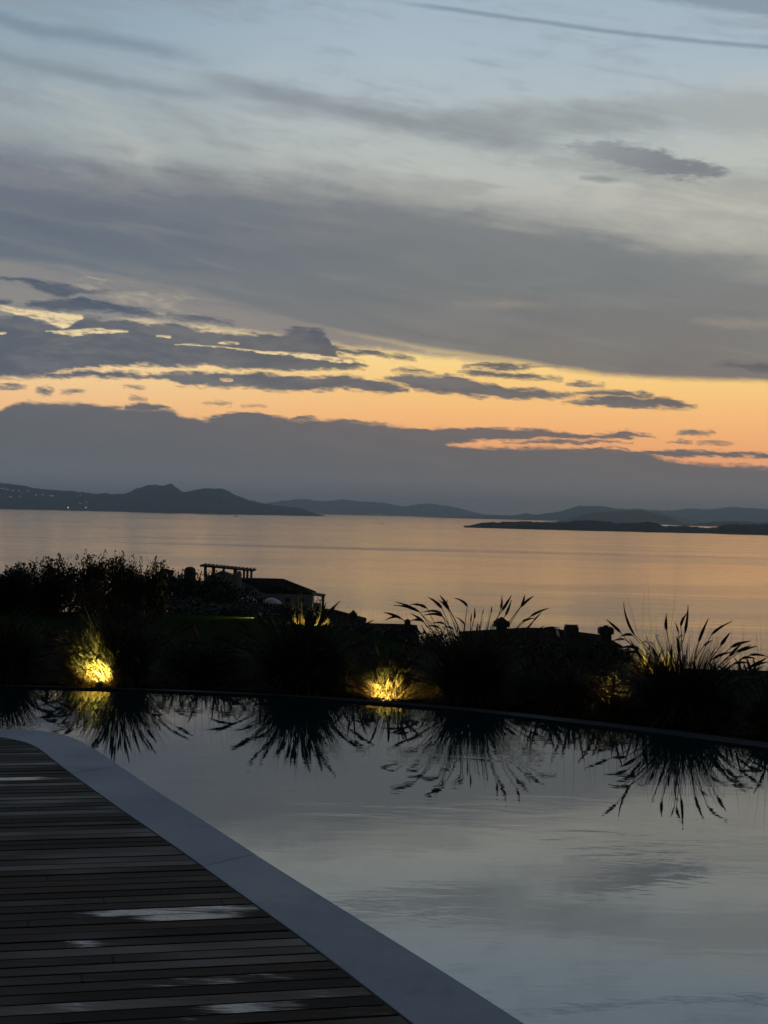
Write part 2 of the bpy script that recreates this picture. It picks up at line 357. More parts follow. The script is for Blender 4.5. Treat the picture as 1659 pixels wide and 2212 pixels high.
# ---------------------------------------------------------------- sea
def sea_mat(n, p):
    g = n.new('ShaderNodeNewGeometry').outputs['Position']
    x, y, z = n.sep(g)
    # calm slicks: long patches lying across the view, and the ripples between them
    slick = n.noise(n.xyz(n.mul(x, 1 / 420.0), n.mul(y, 1 / 120.0), 2.0), 1.0, 3.0, 0.55, 0.6)
    ruffled = n.mapr(slick, 0.40, 0.60, 0.30, 1.0)
    w1 = n.noise(n.xyz(n.mul(x, 1 / 9.0), n.mul(y, 1 / 3.2), 0.0), 1.0, 4.0, 0.62)
    w2 = n.noise(n.xyz(n.mul(x, 1 / 60.0), n.mul(y, 1 / 22.0), 5.0), 1.0, 2.0, 0.5)
    h = n.add(n.mul(w1, 0.03), n.mul(w2, 0.12))
    # wavelets lean towards the shore: the faces one sees from land dominate, less so close in
    yc = n.mx(y, 150.0)
    h = n.add(h, n.sub(n.mul(yc, 0.0295), n.mul(n.m('LOGARITHM', yc, 2.718282), 8.0)))
    bn = n.new('ShaderNodeBump'); bn.inputs['Distance'].default_value = 1.0
    bn.inputs['Strength'].default_value = 1.0; n.set(bn.inputs['Height'], h)
    vm = n.new('ShaderNodeMix'); vm.data_type = 'VECTOR'; streak = n.noise(n.xyz(n.mul(x, 1 / 45.0), n.mul(y, 1 / 9.0), 9.0), 1.0, 5.0, 0.72, 0.4)
    def calm(cx, cy, rx, ry):             # a patch of water lying still in the lee
        e = n.add(n.m('POWER', n.m('ABSOLUTE', n.m('DIVIDE', n.sub(x, cx), rx)), 2.0), n.m('POWER', n.m('ABSOLUTE', n.m('DIVIDE', n.sub(y, cy), ry)), 2.0))
        return n.mapr(n.add(e, n.mul(n.sub(streak, 0.5), 1.1)), 1.15, 0.55)
    lee = n.mx(n.mx(calm(190.0, 655.0, 165.0, 52.0), calm(38.0, 545.0, 34.0, 30.0)), n.mul(calm(60.0, 1290.0, 330.0, 55.0), 0.8))
    n.set(vm.inputs[0], n.mul(n.mapr(slick, 0.34, 0.50, 0.62, 1.0), n.mul(n.mapr(streak, 0.28, 0.72, 0.55, 1.32, smooth=False), n.mapr(lee, 0.0, 1.0, 1.0, 0.30)))); vm.inputs[4].default_value = (0, 0, 1); n.set(vm.inputs[5], bn.outputs[0])
    vn = n.new('ShaderNodeVectorMath'); vn.operation = 'NORMALIZE'; n.set(vn.inputs[0], vm.outputs[1])
    n.set(p.inputs['Normal'], vn.outputs[0])
    n.set(p.inputs['Roughness'], n.mapr(slick, 0.40, 0.60, 0.10, 0.13))
    p.inputs['IOR'].default_value = 2.8
M_sea = material('sea_water', (0.055, 0.075, 0.10), 0.2, 0.5, sea_mat)
SEA_Z = CAM_Z - 30.0
sv = [(0, -200, SEA_Z)]; sf = []
NA = 48
for k, r_ in enumerate((600, 3000, 12000, 25400)):
    for i in range(NA):
        a = 2 * math.pi * i / NA; sv.append((r_ * math.cos(a), r_ * math.sin(a), SEA_Z))
for i in range(NA): sf.append((0, 1 + i, 1 + (i + 1) % NA))
for k in range(3):
    for i in range(NA):
        j = (i + 1) % NA; a = 1 + k * NA; sf.append((a + i, a + NA + i, a + NA + j, a + j))
tag(obj('sea', mesh('sea', sv, sf, M_sea)), kind='structure')

# ---------------------------------------------------------------- hills and islands across the bay
M_hill = material('scrub_hillside', (0.03, 0.035, 0.025), 1.0, 0.0, mottled((0.020, 0.026, 0.018), (0.05, 0.05, 0.04), 0.004, 5))
def smooth_noise(a, b, seed): return mnoise.noise(Vector((a, b, seed)))
def make_hill(name, prof, Y0, width, seed, rough=0.22, step=2.5):
    """ridge whose crest follows an outline; shore at Y0, crest at Y0+0.45*width"""
    xs = np.arange(prof[0][0], prof[-1][0] + 0.01, step)
    ys = np.interp(xs, [p[0] for p in prof], [p[1] for p in prof])
    NV = 13; v = []; f = []
    for i, (x, y) in enumerate(zip(xs, ys)):
        y2 = y + 1.6 * smooth_noise(x / 9.0, 0.3, seed) + 1.3 * smooth_noise(x / 4.3, 0.7, seed + 3)
        Yc = Y0 + 0.45 * width
        top = at(x, y2, Yc); H = max(top.z - SEA_Z, 0.0)
        az = top.x / top.y
        for k in range(NV):
            t = k / (NV - 1)
            Y = Y0 + width * t + 0.05 * width * smooth_noise(x / 40.0, k * 0.4, seed + 9)
            if t <= 0.45: s_ = t / 0.45; h = H * math.sin(s_ * math.pi / 2) ** 1.15
            else: h = H * math.cos((t - 0.45) / 0.55 * math.pi / 2)
            if 0 < s_ < 1 and t < 0.45: h *= 1.0 - rough * 1.6 * abs(smooth_noise(x / 22.0, k * 0.9, seed + 5))
            v.append((az * Y, Y, SEA_Z - 3.0 + h + (3.0 if 0 < k < NV - 1 else 0.0)))
    n_ = len(xs)
    for i in range(n_ - 1):
        for k in range(NV - 1):
            a = i * NV + k; f.append((a, a + NV, a + NV + 1, a + 1))
    me = mesh(name, v, f, M_hill, True)
    o = tag(obj(name, me), kind='structure')
    return o, BVHTree.FromPolygons([Vector(q) for q in v], f)
left_prof = [(-420, 1062), (-250, 1030), (-120, 1034), (0, 1042), (40, 1046), (85, 1055), (125, 1058), (170, 1061), (210, 1066), (230, 1063), (240, 1067), (270, 1066), (295, 1054), (320, 1046), (340, 1045), (346, 1048.5), (354, 1047), (359, 1046), (364, 1044), (371, 1044), (377, 1049), (395, 1061), (405, 1062), (425, 1055), (450, 1054), (485, 1055), (510, 1069), (540, 1080), (575, 1087), (610, 1094), (645, 1097), (670, 1105), (702, 1115.5)]
hillL, bvhL = make_hill('hills', left_prof, 9600.0, 2600.0, 1.3)
hillC, bvhC = make_hill('hills', [(520, 1092), (575, 1086), (600, 1082), (640, 1078), (660, 1077), (700, 1083), (735, 1078), (780, 1083), (829, 1085), (870, 1094), (905, 1088), (930, 1087), (980, 1095), (1045, 1110), (1100, 1117)], 19000.0, 3000.0, 4.7)
make_hill('hills', [(905, 1121.5), (940, 1118.5), (980, 1117), (1045, 1113), (1110, 1113), (1137, 1108), (1155, 1112), (1210, 1104), (1250, 1092), (1310, 1093), (1330, 1099), (1380, 1098), (1450, 1112), (1520, 1128)], 14000.0, 2600.0, 8.1)
make_hill('hills', [(1180, 1130), (1225, 1121), (1270, 1108), (1330, 1104), (1390, 1102), (1430, 1112), (1480, 1130), (1510, 1133)], 10200.0, 1800.0, 2.2)
make_hill('hills', [(1330, 1112), (1400, 1101), (1450, 1103), (1490, 1097), (1520, 1101), (1580, 1094), (1659, 1099), (1750, 1104), (1900, 1096), (2100, 1120)], 17000.0, 2800.0, 6.6)
make_hill('hills', [(1450, 1138), (1490, 1133), (1545, 1126), (1659, 1128), (1800, 1120), (2000, 1136)], 8800.0, 1500.0, 3.9)
make_hill('island', [(1002, 1139), (1014, 1136.5), (1030, 1131), (1054, 1128), (1130, 1126), (1190, 1128), (1230, 1127), (1245, 1123), (1310, 1126), (1330, 1130), (1410, 1127), (1437, 1137), (1480, 1136), (1535, 1141), (1575, 1132), (1630, 1133), (1680, 1130), (1800, 1126), (1950, 1150)], 3650.0, 900.0, 5.5, step=3.0)

# ---------------------------------------------------------------- pool, coping, deck
edge_px = [(0, 1482), (200, 1487), (400, 1494), (600, 1503), (780, 1515), (1000, 1534), (1200, 1557), (1400, 1581), (1530, 1599), (1659, 1616)]
edge = [(-9.0, 10.9), (-7.0, 11.9), (-5.0, 12.45)] + [tuple(ground(*p).xy) for p in edge_px] + [(3.6, 9.25), (5.0, 7.7), (6.6, 5.2), (7.6, 2.0), (8.0, -3.0)]
def resample(pts, n):
    P = [Vector(p) for p in pts]; L = [0]
    for a, b in zip(P, P[1:]): L.append(L[-1] + (b - a).length)
    xs = np.linspace(0, L[-1], n); X = np.interp(xs, L, [p.x for p in P]); Y = np.interp(xs, L, [p.y for p in P])
    for _ in range(6):
        X[1:-1] = (X[:-2] + 2 * X[1:-1] + X[2:]) / 4; Y[1:-1] = (Y[:-2] + 2 * Y[1:-1] + Y[2:]) / 4
    return [Vector((a, b)) for a, b in zip(X, Y)]
EDGE = resample(edge, 160)
out_px = [(0, 1574), (60, 1575), (100, 1578), (140, 1585), (180, 1603), (220, 1627), (330, 1702), (460, 1785), (560, 1850), (700, 1938), (830, 2018), (1000, 2124), (1135, 2212)]
in_px = [(0, 1590), (38, 1597), (75, 1610), (105, 1634), (140, 1662), (270, 1755), (400, 1845), (520, 1932), (640, 2018), (760, 2110), (890, 2212)]
def extend(pxs, l_extra):
    P = [tuple(ground(*p).xy) for p in pxs]
    a, b = Vector(P[-4]), Vector(P[-1]); d = (b - a).normalized()
    return l_extra + P + [tuple(b + d * s) for s in (2.0, 5.0, 9.0)]
OUT = resample(extend(out_px, [(-9.0, 9.0), (-6.0, 10.0), (-4.2, 10.28), (-3.3, 10.3)]), 240)
INN = resample(extend(in_px, [(-9.0, 8.6), (-6.0, 9.6), (-4.2, 9.93), (-3.3, 10.0)]), 240)

def pool_mat(n, p):
    g = n.new('ShaderNodeNewGeometry').outputs['Position']; x, y, z = n.sep(g)
    patch = n.noise(n.xyz(n.mul(x, 0.55), n.mul(y, 0.8), 0.0), 1.0, 2.0, 0.5)
    w = n.noise(n.xyz(n.mul(x, 2.4), n.mul(y, 6.0), 0.0), 1.0, 3.0, 0.5, 0.5)
    w2 = n.noise(n.xyz(n.mul(x, 9.0), n.mul(y, 26.0), 4.0), 1.0, 2.0, 0.5)
    bn = n.new('ShaderNodeBump'); bn.inputs['Distance'].default_value = 0.01
    n.set(bn.inputs['Strength'], n.mapr(patch, 0.46, 0.68, 0.03, 0.17))
    n.set(bn.inputs['Height'], n.add(w, n.mul(w2, 0.16))); n.set(p.inputs['Normal'], bn.outputs[0])
    p.inputs['IOR'].default_value = 2.5
M_pool = material('pool_water', (0.014, 0.040, 0.042), 0.012, 0.5, pool_mat)
WZ = -0.012
from mathutils.geometry import tessellate_polygon
def fill(poly, z):
    tris = tessellate_polygon([[Vector((p.x, p.y, 0)) for p in poly]])
    return [(p.x, p.y, z) for p in poly], [tuple(t) for t in tris]
loop = EDGE + list(reversed(OUT))
v, f = fill(loop, WZ)
tag(obj('pool_water', mesh('pool_water', v, f, M_pool)), kind='structure')

def normals2(P):
    N = []
    for i in range(len(P)):
        t = (P[min(i + 1, len(P) - 1)] - P[max(i - 1, 0)]).normalized(); N.append(Vector((-t.y, t.x)))
    return N
def strip(A, B, z0, z1):                  # solid ribbon between two polylines of equal length
    v = []; f = []
    for a, b in zip(A, B): v += [(a.x, a.y, z1), (b.x, b.y, z1), (b.x, b.y, z0), (a.x, a.y, z0)]
    for i in range(len(A) - 1):
        o = i * 4
        for j in range(4): f.append((o + j, o + (j + 1) % 4, o + 4 + (j + 1) % 4, o + 4 + j))
    f += [(3, 2, 1, 0), tuple(len(v) - 4 + j for j in range(4))]
    return v, f
def stone(c0, c1, rough):
    def b(n, p):
        g = n.new('ShaderNodeTexCoord').outputs['Object']
        big = n.noise(g, 1.3, 4.0, 0.6); fine = n.noise(g, 60.0, 4.0, 0.7)
        c = n.mix(n.mapr(big, 0.3, 0.7), (*c0, 1), (*c1, 1))
        c = n.mix(n.mul(n.mapr(n.noise(g, 4.5, 5.0, 0.7, 0.8), 0.50, 0.66), 0.26), c, (c0[0] * .6, c0[1] * .6, c0[2] * .62, 1))
        c = n.mix(n.mul(n.mapr(fine, 0.45, 0.75), 0.35), c, (c0[0] * .55, c0[1] * .55, c0[2] * .55, 1))
        n.set(p.inputs['Base Color'], c); n.set(p.inputs['Roughness'], n.mapr(big, 0.35, 0.65, rough - 0.12, rough + 0.1))
        bn = n.new('ShaderNodeBump'); bn.inputs['Strength'].default_value = 0.25; bn.inputs['Distance'].default_value = 0.002
        n.set(bn.inputs['Height'], fine); n.set(p.inputs['Normal'], bn.outputs[0])
    return b
M_coping = material('grey_stone', (0.3, 0.3, 0.33), 0.55, 0.3, stone((0.42, 0.43, 0.48), (0.52, 0.525, 0.58), 0.6))
M_lip = material('wet_stone', (0.1, 0.1, 0.11), 0.6, 0.08, stone((0.018, 0.018, 0.02), (0.05, 0.05, 0.054), 0.7))
# coping in slabs with narrow joints between
cv, cf = [], []
cut = 0; k = 0
idx = [0]
acc = 0.0
for i in range(1, len(OUT)):
    acc += (OUT[i] - OUT[i - 1]).length
    if acc > 1.15: idx.append(i); acc = 0.0
idx.append(len(OUT) - 1)
for a, b in zip(idx, idx[1:]):
    A = [p.copy() for p in OUT[a:b + 1]]; B = [p.copy() for p in INN[a:b + 1]]
    if len(A) < 2: continue
    for Q in (A, B):
        d = (Q[1] - Q[0]).normalized(); Q[0] += d * 0.0012
    A = [p + (q - p).normalized() * 0.004 for p, q in zip(A, B)]
    B = [q + (p - q).normalized() * 0.006 for p, q in zip(A, B)]
    v, f = strip(A, B, -0.2, 0.0 + random.Random(a).uniform(-0.0008, 0.0008)); o_ = len(cv)
    cv += v; cf += [tuple(o_ + j for j in q) for q in f]
tag(obj('pool_coping', mesh('pool_coping', cv, cf, M_coping)), kind='structure')
EN = normals2(EDGE)
lipw = [0.10 + 0.16 * max(0, min(1, (p.x + 1.0) / 4.0)) for p in EDGE]
LIP = [p + n_ * w for p, n_, w in zip(EDGE, EN, lipw)]
if LIP[60].y < EDGE[60].y: LIP = [p - n_ * w for p, n_, w in zip(EDGE, EN, lipw)]
v, f = strip(EDGE, LIP, -0.6, 0.002)
tag(obj('pool_edge', mesh('pool_edge', v, f, M_lip)), kind='structure')

# deck boards, one mesh: direction slightly turned from straight across the view
def deck_mat(n, p):
    uvn = n.new('ShaderNodeAttribute'); uvn.attribute_name = 'board'      # x along the board, y board number, z random
    a, bnum, rnd = n.sep(uvn.outputs['Vector'])
    g = n.new('ShaderNodeNewGeometry').outputs['Position']; x, y, z = n.sep(g)
    vec = n.xyz(n.mul(a, 1.2), n.mul(bnum, 3.7), 0.0)
    grain = n.noise(n.xyz(n.mul(a, 2.0), n.mul(y, 70.0), bnum), 1.0, 4.0, 0.6)
    c = n.mix(n.mapr(rnd, 0.0, 1.0), (0.036, 0.020, 0.012, 1), (0.120, 0.074, 0.050, 1))
    c = n.mix(n.mapr(grain, 0.35, 0.7), c, n.mix(0.6, c, (0.022, 0.014, 0.011, 1)))
    stain = n.noise(n.xyz(n.mul(a, 3.0), n.mul(y, 9.0), bnum), 1.0, 5.0, 0.7, 0.8)
    c = n.mix(n.mul(n.mapr(stain, 0.54, 0.70), 0.55), c, (0.020, 0.015, 0.013, 1))
    # butt joints, each board at its own place
    ja = n.m('ABSOLUTE', n.sub(n.m('FRACT', n.add(n.mul(a, 1 / 2.7), n.mul(rnd, 7.3))), 0.5))
    c = n.mix(n.mapr(ja, 0.0022, 0.0010), c, (0.004, 0.004, 0.004, 1))
    n.set(p.inputs['Base Color'], c)
    # rain water left standing on some boards
    wet = n.add(n.mul(n.noise(n.xyz(n.mul(a, 0.9), n.mul(bnum, 5.3), 2.0), 1.0, 3.0, 0.55), 0.62), n.mul(n.noise(n.xyz(n.mul(a, 5.0), n.mul(y, 22.0), bnum), 1.0, 5.0, 0.65, 0.6), 0.38))
    att = n.new('ShaderNodeAttribute'); att.attribute_name = 'wet'
    wet = n.add(wet, att.outputs['Fac'])
    film = n.mapr(n.add(wet, n.mul(n.sub(grain, 0.5), 0.34)), 0.60, 0.74)
    damp = n.mapr(n.noise(n.xyz(n.mul(a, 0.5), n.mul(bnum, 9.1), 6.0), 1.0, 3.0, 0.6), 0.40, 0.68)
    n.set(p.inputs['Roughness'], n.mapr(n.mx(film, n.mul(damp, 0.55)), 0.0, 1.0, 0.66, 0.20, smooth=False))
    n.set(p.inputs['Specular IOR Level'], n.mapr(damp, 0.0, 1.0, 0.06, 0.14))
    n.set(p.inputs['Coat Weight'], film); p.inputs['Coat Roughness'].default_value = 0.06; p.inputs['Coat IOR'].default_value = 1.62
    rip = n.noise(n.xyz(n.mul(a, 9.0), n.mul(y, 60.0), bnum), 1.0, 3.0, 0.6, 1.2)
    bn = n.new('ShaderNodeBump'); bn.inputs['Distance'].default_value = 0.003
    n.set(bn.inputs['Strength'], 0.30); n.set(bn.inputs['Height'], n.add(n.mul(grain, 0.5), n.mul(n.mul(rip, film), 0.5)))
    n.set(p.inputs['Normal'], bn.outputs[0])
    rip2 = n.noise(n.xyz(n.mul(a, 15.0), n.mul(y, 85.0), bnum), 1.0, 3.0, 0.6, 2.0)
    cb = n.new('ShaderNodeBump'); cb.inputs['Distance'].default_value = 0.004; cb.inputs['Strength'].default_value = 0.35
    n.set(cb.inputs['Height'], rip2); n.set(p.inputs['Coat Normal'], cb.outputs[0])
M_deck = material('wet_hardwood', (0.07, 0.06, 0.055), 0.5, 0.35, deck_mat)
DA = R(14.5)
T = Vector((math.cos(DA), math.sin(DA))); Nn = Vector((-math.sin(DA), math.cos(DA)))
PITCH, BW = 0.0965, 0.0915
INb = [q + (q - p).normalized() * 0.006 for p, q in zip(OUT, INN)]
def hit(nv):                              # where the line n = nv meets the coping
    best = None
    for a, b in zip(INb, INb[1:]):
        na, nb = a.dot(Nn) - nv, b.dot(Nn) - nv
        if na * nb <= 0 and na != nb:
            k = na / (na - nb); t = (a + (b - a) * k).dot(T)
            if best is None or t > best: best = t
    return best
dv, df, battr, wattr = [], [], [], []
rd = random.Random(5)
WET = []                                  # standing water: centre (t, n), half length, strength
for px, py, px2, py2, st in ((230, 1986, 590, 1972, .34), (120, 1992, 580, 1957, .30), (-60, 1684, 118, 1680, .34), (-60, 1698, 70, 1694, .26), (290, 2122, 800, 2098, .16), (540, 2160, 830, 2140, .22), (620, 2196, 880, 2176, .16), (150, 1936, 360, 1928, .16), (150, 2048, 215, 2042, .22), (60, 1876, 110, 1874, .2), (170, 1872, 230, 1869, .22), (180, 2212, 560, 2204, .22), (-40, 2152, 14, 2150, .3), (240, 2026, 440, 2018, .20), (180, 2052, 420, 2043, .15), (60, 2100, 230, 2093, .15), (300, 2072, 420, 2068, .17), (20, 2182, 330, 2170, .14), (640, 2056, 700, 2052, .17), (330, 1916, 520, 1908, .12), (100, 1900, 420, 1889, .14), (10, 1798, 90, 1795, .16), (0, 1745, 140, 1741, .13), (430, 2180, 640, 2170, .18)):
    a_, b_ = ground(px, py).xy, ground(px2, py2).xy
    WET.append(((a_.dot(T) + b_.dot(T)) / 2, (a_.dot(Nn) + b_.dot(Nn)) / 2, abs(b_.dot(T) - a_.dot(T)) / 2, st * 0.82))
k0 = int(-9.0 / PITCH)
for k in range(k0, int(12.5 / PITCH)):
    n0 = k * PITCH; n1 = n0 + BW; tm = -9.5
    if n0 > 11.6: break
    ends = [hit(n0), hit(n0 + BW * 0.5), hit(n1)]
    if any(e is None for e in ends): continue
    rr = rd.random(); lvl = rd.uniform(-0.0012, 0.0012); wbias = rd.gauss(-0.06, 0.05)
    tilt = rd.uniform(-0.0008, 0.0008)
    o_ = len(dv); NS = 72; ch = 0.004
    rows = [(n0, -0.03, 0), (n0, lvl - ch - tilt, 0), (n0 + ch, lvl - tilt, 0), (n0 + BW / 2, lvl - 0.0004, 1), (n1 - ch, lvl + tilt, 2), (n1, lvl - ch + tilt, 2), (n1, -0.03, 2)]
    for s_ in range(NS + 1):
        for (nn, zz, e) in rows:
            q = (nn - n0) / BW
            te = np.interp(q, [0, 0.5, 1], ends)
            t = tm + (te - tm) * s_ / NS
            p = T * t + Nn * nn
            dv.append((p.x, p.y, zz)); battr.append((t, k * 1.0, rr))
            wattr.append(wbias + sum(st * max(0.0, 1.0 - (abs(t - tc_) / hl_) ** 2) for tc_, nc, hl_, st in WET if abs(n0 + BW / 2 - nc) < PITCH * 0.5 and abs(t - tc_) < hl_))
    m_ = len(rows)
    for s_ in range(NS):
        for j in range(m_ - 1):
            a = o_ + s_ * m_ + j; df.append((a, a + m_, a + m_ + 1, a + 1))
    a = o_ + NS * m_; df.append(tuple(a + j for j in range(m_)))
me = mesh('wooden_deck', dv, df, M_deck)
at1 = me.attributes.new('board', 'FLOAT_VECTOR', 'POINT'); at1.data.foreach_set('vector', [c for b in battr for c in b])
at2 = me.attributes.new('wet', 'FLOAT', 'POINT'); at2.data.foreach_set('value', wattr)
tag(obj('wooden_deck', me), kind='structure')
M_dark = material('dark_subfloor', (0.012, 0.012, 0.012), 0.9, 0.1)
sub = [Vector((-9.5, -9.0))] + [p for p in INb] ; 
sub = [p for p in INb] + [Vector((-12.0, -9.0))]
v, f = fill(sub, -0.06)
tag(obj('ground_under_deck', mesh('ground_under_deck', v, f, M_dark)), kind='structure')

# ---------------------------------------------------------------- the slope beyond the pool
def edge_hit(s):                          # forward distance at which the sight line x = s*y leaves the pool lip
    for a, b in zip(LIP, LIP[1:]):
        fa, fb = a.x - s * a.y, b.x - s * b.y
        if fa * fb <= 0 and fa != fb and a.y > 0 and b.y > 0:
            k = fa / (fa - fb); return a.y + (b.y - a.y) * k
    return 11.0
def sfrac(s, a, b): t = max(0.0, min(1.0, (s - a) / (b - a))); return t * t * (3 - 2 * t)
def ground_z(s, Y, Ye):
    r_ = sfrac(s, -0.08, 0.07)
    Yc = 28.0 + (17.0 - 28.0) * r_; zc = -0.50 + (-0.22 + 0.50) * r_
    sl = 0.076 + 0.034 * r_
    if Y <= Yc:
        t = (Y - Ye) / (Yc - Ye); z = -0.03 + (zc + 0.03) * t
    else:
        z = zc - sl * (Y - Yc) * (1.0 - math.exp(-(Y - Yc) / 3.0))
    if Y > 14: z += 0.02 * (Y - 14) / 10 * smooth_noise(s * Y / 6.0, Y / 6.0, 2.0) * (1.0 if Y < 60 else 0.6)
    return z
ss = np.linspace(-0.85, 0.85, 161)
tv, tf = [], []
steps = [0, .15, .4, .8, 1.3, 1.9, 2.6, 3.4, 4.4, 5.5, 7, 8.5, 10, 11.5, 13, 14.5, 16, 18, 21, 25, 30, 37, 45, 55, 70, 90, 115, 145, 180, 220, 270, 330, 400, 480]
for s in ss:
    Ye = edge_hit(s)
    for d in steps:
        Y = Ye + d; tv.append((s * Y, Y, ground_z(s, Y, Ye)))
NR = len(steps)
for i in range(len(ss) - 1):
    for k in range(NR - 1):
        a = i * NR + k; tf.append((a, a + 1, a + NR + 1, a + NR))
def lawn_mat(n, p):
    g = n.new('ShaderNodeNewGeometry').outputs['Position']; x, y, z = n.sep(g)
    a = n.noise(g, 0.6, 4.0, 0.6); b = n.noise(g, 14.0, 4.0, 0.7)
    grass = n.mix(n.mapr(b, 0.3, 0.7), (0.012, 0.026, 0.006, 1), (0.03, 0.05, 0.014, 1))
    soil = n.mix(n.mapr(b, 0.3, 0.7), (0.010, 0.008, 0.006, 1), (0.026, 0.02, 0.015, 1))
    n.set(p.inputs['Base Color'], n.mix(n.mapr(n.add(y, n.mul(a, 1.5)), 15.6, 16.6), soil, grass))
    bn = n.new('ShaderNodeBump'); bn.inputs['Strength'].default_value = 0.6; bn.inputs['Distance'].default_value = 0.04
    n.set(bn.inputs['Height'], b); n.set(p.inputs['Normal'], bn.outputs[0])
M_lawn = material('lawn_and_soil', (0.04, 0.06, 0.02), 0.95, 0.0, lawn_mat)
tag(obj('ground', mesh('ground', tv, tf, M_lawn, True)), kind='structure')
def gz(x, y): return ground_z(x / y, y, edge_hit(x / y))
def on_ground(px, Y, dz=0.0):
    p = at(px, 1300, Y); s = p.x / p.y
    return Vector((p.x, Y, ground_z(s, Y, edge_hit(s)) + dz))

# ---------------------------------------------------------------- fountain grasses
def leafmat(name, c0, c1, trans=0.0):
    def b(n, p):
        oi = n.new('ShaderNodeObjectInfo').outputs['Random']
        g = n.new('ShaderNodeTexCoord').outputs['Object']
        f_ = n.noise(g, 14.0, 2.0, 0.5)
        n.set(p.inputs['Base Color'], n.mix(n.mapr(n.add(f_, n.mul(oi, 0.15)), 0.35, 0.75), (*c0, 1), (*c1, 1)))
    return material(name, c0, 0.6, 0.2, b)
def blademat(n, p):                       # dry straw at the foot of the clump, green above
    g = n.new('ShaderNodeTexCoord').outputs['Object']; x, y, z = n.sep(g)
    f_ = n.noise(g, 14.0, 2.0, 0.5)
    green = n.mix(n.mapr(f_, 0.35, 0.75), (0.036, 0.050, 0.017, 1), (0.085, 0.092, 0.038, 1))
    straw = n.mix(n.mapr(f_, 0.35, 0.7), (0.10, 0.075, 0.03, 1), (0.17, 0.13, 0.055, 1))
    n.set(p.inputs['Base Color'], n.mix(n.mapr(n.add(z, n.mul(f_, 0.14)), 0.10, 0.34), straw, green))
M_blade = material('grass_blade', (0.04, 0.05, 0.02), 0.6, 0.2, blademat)
M_plume = leafmat('seed_plume', (0.040, 0.027, 0.024), (0.08, 0.055, 0.046))
M_stem = leafmat('grass_stem', (0.05, 0.045, 0.022), (0.08, 0.07, 0.035))
M_leaf = leafmat('shrub_leaf', (0.012, 0.020, 0.009), (0.03, 0.043, 0.02))
M_leaf2 = leafmat('red_shrub_leaf', (0.055, 0.022, 0.016), (0.09, 0.04, 0.026))
M_bark = material('bark', (0.05, 0.04, 0.03), 0.9, 0.1)

def blades_mesh(seed, n=1000, rad=0.13, L=(0.45, 0.78), dome=1.0, tall=60):
    r_ = random.Random(seed); v = []; f = []
    for i in range(n + tall):
        a = r_.uniform(0, 2 * math.pi); rr = rad * math.sqrt(r_.random())
        base = Vector((rr * math.cos(a), rr * math.sin(a), -0.02))
        a2 = a + r_.gauss(0, 0.75)
        if i < n:
            th = abs(r_.gauss(0.0, 0.75)) + 0.12 * r_.random(); ln = r_.uniform(*L) * dome; droop = r_.uniform(0.5, 1.9)
        else:
            th = abs(r_.gauss(0, 0.30)); ln = r_.uniform(0.62, 0.92) * dome; droop = r_.uniform(0.05, 0.3)
        w = r_.uniform(0.0028, 0.0055) if i < n else r_.uniform(0.0012, 0.002)
        side = Vector((-math.sin(a2), math.cos(a2), 0)); side = (side + Vector((r_.gauss(0, .5), r_.gauss(0, .5), 0))).normalized()
        p = base.copy(); b0 = len(v); NSEG = 6
        for k in range(NSEG + 1):
            ww = w * (1.0 - (k / NSEG) ** 2 * 0.92)
            v.append(p - side * ww); v.append(p + side * ww)
            ang = th + droop * (k / NSEG) ** 1.6 * (0.5 + th)
            ang = min(ang, 2.5)
            p = p + Vector((math.cos(a2) * math.sin(ang), math.sin(a2) * math.sin(ang), math.cos(ang))) * (ln / NSEG)
            if p.z < 0.005: p.z = 0.005
        for k in range(NSEG):
            q = b0 + 2 * k; f.append((q, q + 1, q + 3, q + 2))
    return mesh('grass_blades', v, f, M_blade)
def bez(p0, p1, p2, t): return p0 * (1 - t) ** 2 + p1 * 2 * t * (1 - t) + p2 * t * t
def stalk_meshes(P0, Pb, Pt, bend, seed, fat=1.0):
    """stem from the root P0 to the plume's foot Pb, plume arching on to its tip Pt"""
    r_ = random.Random(seed)
    c = (P0 + Pb) / 2; c = Vector((P0.x * 0.7 + Pb.x * 0.3, P0.y * 0.7 + Pb.y * 0.3, P0.z * 0.35 + Pb.z * 0.65))
    st = [bez(P0, c, Pb, k / 6) for k in range(7)]
    s_ = MB(); s_.tube(st, [0.0040 - 0.0013 * k / 6 for k in range(7)], 4)
    # plume
    L = (Pt - Pb).length
    dirn = (Pb - st[-2]).normalized(); c2 = Pb + dirn * L * 0.5 * (1 - bend) + (Pt - Pb) * 0.5 * bend
    NP = 9; pl = [bez(Pb, c2, Pt, k / NP) for k in range(NP + 1)]
    W_ = min(0.0105, L * 0.08) * fat * r_.uniform(0.8, 1.15)
    prof = [0.35, 0.8, 1.0, 1.0, 0.95, 0.85, 0.7, 0.52, 0.32, 0.08]
    m_ = MB(); m_.tube(pl, [W_ * q * r_.uniform(0.85, 1.15) for q in prof], 6)
    for i in range(170):                    # bristles
        t = r_.random() ** 0.9; p = bez(Pb, c2, Pt, t)
        tg = (bez(Pb, c2, Pt, min(t + 0.05, 1.0)) - bez(Pb, c2, Pt, max(t - 0.05, 0))).normalized()
        a = tg.cross(Vector((r_.gauss(0, 1), r_.gauss(0, 1), r_.gauss(0, 1)))).normalized()
        d = (tg * r_.uniform(0.7, 1.2) + a).normalized(); ln = r_.uniform(0.016, 0.038) * (1.1 - 0.6 * t) * min(1.0, L / 0.16)
        sd = d.cross(tg).normalized() * 0.0013
        m_.poly([p - sd, p + sd, p + d * ln])
    return s_.me('flower_stalk', M_stem), m_.me('seed_head', M_plume, False)

